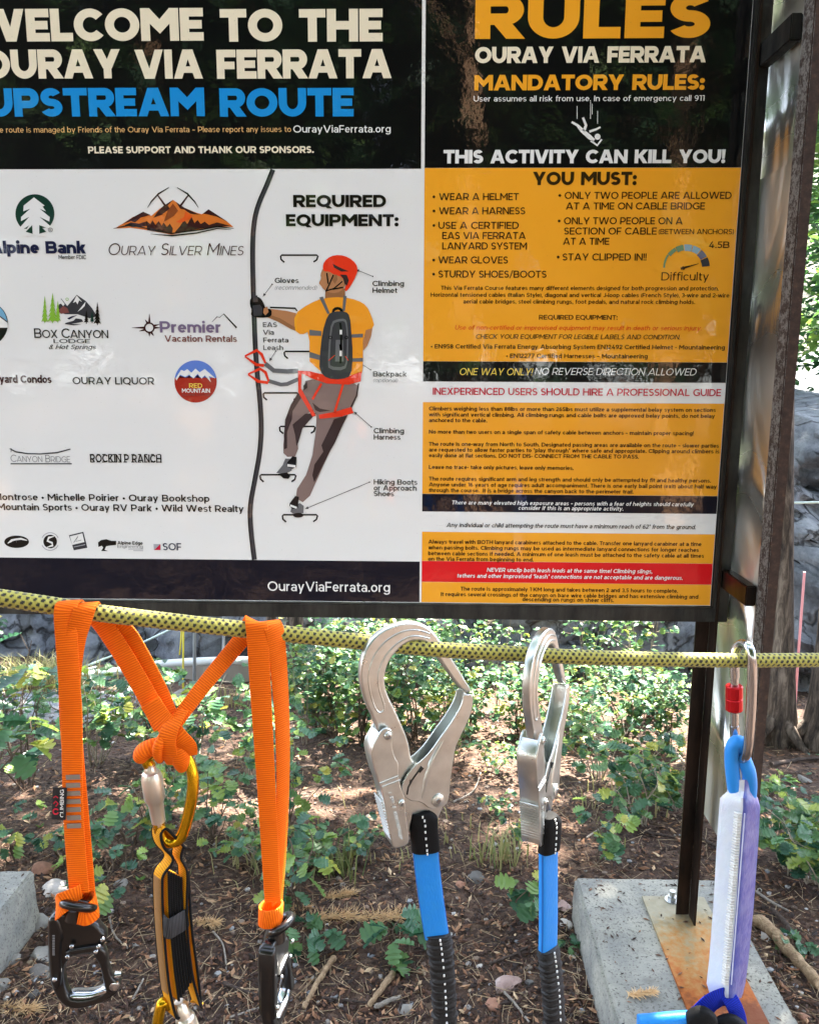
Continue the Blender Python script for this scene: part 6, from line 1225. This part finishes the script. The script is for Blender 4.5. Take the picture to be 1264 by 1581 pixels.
for k, (x, y, r_) in enumerate([(-2.45, -4.2, .17), (-1.75, -4.6, .10), (.42, -5.0, .13), (2.35, -4.4, .15), (3.0, -5.6, .12), (-4.4, -4.2, .16), (4.6, -4.4, .16)]):
    t = thing('dead_tree', 'bare dead pine trunk standing in the clearing behind the viewer', 'tree', (x, y, gz(x, y)), 'bare trunks mirrored in the sign'); trunk_mb(Vector((x, y, gz(x, y))), r_, 7.5, (.01*(k-3), 0), seed=k, limbs=6, lz=2.5, lr=.8).build('trunk', PBARK, t, True, 60)
# ------------------------------------------------------------------ cliff
m = Mat('cliff_rock', '7f8288', .85); co = m.coord(scale=(1, 1, .55))
c1 = m.ramp(m.noise(1.6, 8, .68, co, .8), [(.30, '3a3e45'), (.46, '6d7279'), (.60, '92969a'), (.78, 'c4c2bb')])
vo = m.n('TexVoronoi', feature='DISTANCE_TO_EDGE'); vo.inputs['Scale'].default_value = 2.6; nz_ = m.math('MULTIPLY', m.noise(5, 6, .65, co), .35); dm = m.n('VectorMath', operation='ADD'); m.l(co, dm.inputs[0]); cm = m.n('CombineXYZ'); m.l(nz_, cm.inputs[0]); m.l(nz_, cm.inputs[2]); m.l(cm.outputs[0], dm.inputs[1]); m.l(dm.outputs[0], vo.inputs['Vector'])
ck = m.ramp(vo.outputs['Distance'], [(.0, .75), (.035, 0)]); c1 = m.mix(ck, c1, '25262a'); c1 = m.mix(m.ramp(m.noise(7, 6, .7, co), [(.58, 0), (.75, .5)]), c1, '6d5f50'); m.set('Base Color', c1); m.bump(m.math('ADD', m.noise(6, 8, .7, co), m.math('MULTIPLY', ck, -.8)), .9, .10)
cl = MB(); nx, nz = 320, 110
def cz(x): return 1.1+.5*math.sin(x*.9+1)+.35*noise.noise(Vector((x*.9, 0, 2)))+.5/(1+math.exp(-(x-1.6)*5))
def cy(x): return 6.25-.70/(1+math.exp(-(x+.95)*3))-.75/(1+math.exp(-(x-1.7)*4))
for j in range(nz+1):
    for k in range(nx+1):
        x = -9+20*k/nx; t = j/nz; z_ = -1.9+(cz(x)+1.9)*t; p = Vector((x*1.1, z_*1.3, 0))
        r1 = noise.noise(p*.7)*.9+noise.noise(p*1.9+Vector((5, 0, 0)))*.42+abs(noise.noise(p*3.7))*.35+noise.noise(p*9)*.12+abs(noise.noise(p*17))*.08
        st_ = math.floor((z_+.3*x+noise.noise(p*.8))*1.6)*.18
        cl.v.append(Vector((x+.1*noise.noise(p*3), cy(x)-r1*.62+st_+t*t*1.2, z_)))
top0 = len(cl.v)
for k in range(nx+1): v = cl.v[nz*(nx+1)+k]; cl.v.append(Vector((v.x, v.y+6, v.z+.3)))
for j in range(nz+1):
    for k in range(nx): a = j*(nx+1)+k; cl.f.append((a, a+1, a+nx+2, a+nx+1))
cl.m = [0]*len(cl.f); tag(cl.build('cliff', m.m, None, True, 50), 'blue grey canyon rock face', None, None, 'structure')
hl = MB(); nx = 90
for j in range(26):
    for k in range(nx+1):
        x = -60+120*k/nx; t = j/25; hl.v.append(Vector((x, 20+t*16+1.5*noise.noise(Vector((x*.15, t*3, 0))), -1.5+t*(14.5+2.5*noise.noise(Vector((x*.12, 4, 0))))+.9*noise.noise(Vector((x*.7, t*11, 3))))))
for j in range(25):
    for k in range(nx): q_ = j*(nx+1)+k; hl.f.append((q_, q_+1, q_+nx+2, q_+nx+1))
hl.m = [0]*len(hl.f); m = Mat('far_slope', '4a5a40', .9); co = m.coord(); m.set('Base Color', m.mix(m.ramp(m.noise(.5, 6, .7, co), [(.42, 0), (.6, 1)]), m.ramp(m.noise(2.2, 6, .75, co), [(.35, '24361f'), (.5, '476034'), (.7, '7f9448')]), m.ramp(m.noise(1.4, 7, .7, co), [(.4, '6f665c'), (.7, 'a09a90')]))); m.bump(m.noise(2.2, 6, .75, co), 1.0, .8)
tag(hl.build('canyon_slope', m.m, None, True, 180), 'wooded canyon slope far behind', None, None, 'structure')
# ------------------------------------------------------------------ tank, pipe and lines in the middle distance
WL = MB(); RM = []
m = Mat('tank_concrete', 'a39a8f', .85); m.set('Base Color', m.ramp(m.noise(3, 5, .6), [(.3, '948a80'), (.7, 'b0a89e')])); m.bump(m.noise(40, 4), .3, .004)
wp = [(225, 1032, 5.5), (300, 1027, 5.25), (380, 1025, 5.25), (440, 1030, 5.4), (520, 1042, 5.7)]
W3 = catmull([onY(*p) for p in wp], 8)
tk = thing('concrete_wall', 'low curved concrete wall with a pale rail behind the orange webbing', 'wall', (W3[10].x, W3[10].y, gz(W3[10].x, W3[10].y)))
for a_, b_ in zip(W3, W3[1:]):
    q_ = Vector((0, .12, 0)); lo = Vector((0, 0, -.75)); v_ = [a_, b_, b_+lo, a_+lo]; WL.add(v_+[p+q_ for p in v_], [(3, 2, 1, 0), (4, 5, 6, 7), (0, 1, 5, 4)])
WL.build('wall', m.m, tk); mb = MB(); mb.tube([p+Vector((0, .02, .015)) for p in W3], .03, 12); mb.build('rail', Mat('rim_pale', 'cfd2d0', .5).m, tk)
GALV_ = None
WHITEP = Mat('pale_pipe', 'bcd0cb', .5).m; GALV = Mat('weathered_galvanised', '9aa0a4', .45, .6).m
def line(name, label, cat, pts, r, mat, n_=8):
    mb = MB(); mb.tube(catmull(pts, 8), r, n_); tag(mb.build(name, mat, None, True, 60), label, cat)
def at(px, py, Y): return onY(px, py, Y)
line('water_pipe', 'pale mint pipe sloping across behind the left orange webbing', 'pipe', [at(-160, 1076, 4.65), at(0, 1056, 4.8), at(120, 1043, 5.05), at(240, 1030, 5.45)], .028, WHITEP, 14)
line('water_pipe', 'thin white pipe just below the pale mint pipe', 'pipe', [at(-80, 1082, 4.6), at(0, 1065, 4.75), at(90, 1046, 4.95), at(150, 1030, 5.1)], .010, WHITEP)
line('guy_wire', 'white wire rising right to the rope behind left webbing', 'wire', [at(110, 1036, 5.2), at(165, 1016, 5.15), at(269, 969, 5.1), at(420, 890, 5.0)], .007, WHITEP)
line('guy_wire', 'white wire crossing behind the right webbing and broad hook', 'wire', [at(480, 985, 4.9), at(520, 957, 4.9), at(600, 900, 4.9)], .006, WHITEP)
line('steel_rod', 'grey steel rod standing in front of the tank', 'rod', [at(300, 1068, 4.9), at(300.5, 1020, 4.9), at(301, 900, 4.9)], .011, GALV); line('steel_rod', 'short grey rod left of the right webbing', 'rod', [at(345, 1030, 5.4), at(345.5, 960, 5.4), at(346, 900, 5.4)], .011, GALV)
line('yellow_cord', 'thin yellow cord hanging in front of the tank', 'cord', [at(283, 1071, 4.8), at(283, 1020, 4.8), at(284, 890, 4.8)], .006, Mat('cord_yellow', 'd8c840', .6).m); line('yellow_cord', 'shorter thin yellow cord beside the long one', 'cord', [at(277.5, 1011, 4.85), at(280, 980, 4.85), at(283, 890, 4.85)], .005, Mat('cord_yellow_b', 'cdbd3a', .6).m)
line('pink_cord', 'faded pink cord hanging in front of the cliff at right', 'cord', [at(1225, 1118, 4.35), at(1231, 1020, 4.35), at(1241, 883, 4.35)], .007, Mat('cord_pink', 'c98a90', .6).m); line('guy_wire', 'white wire across the cliff right of the rusty post', 'wire', [at(1190, 777, 4.3), at(1264, 775.5, 4.3), at(1340, 774, 4.3)], .006, WHITEP)
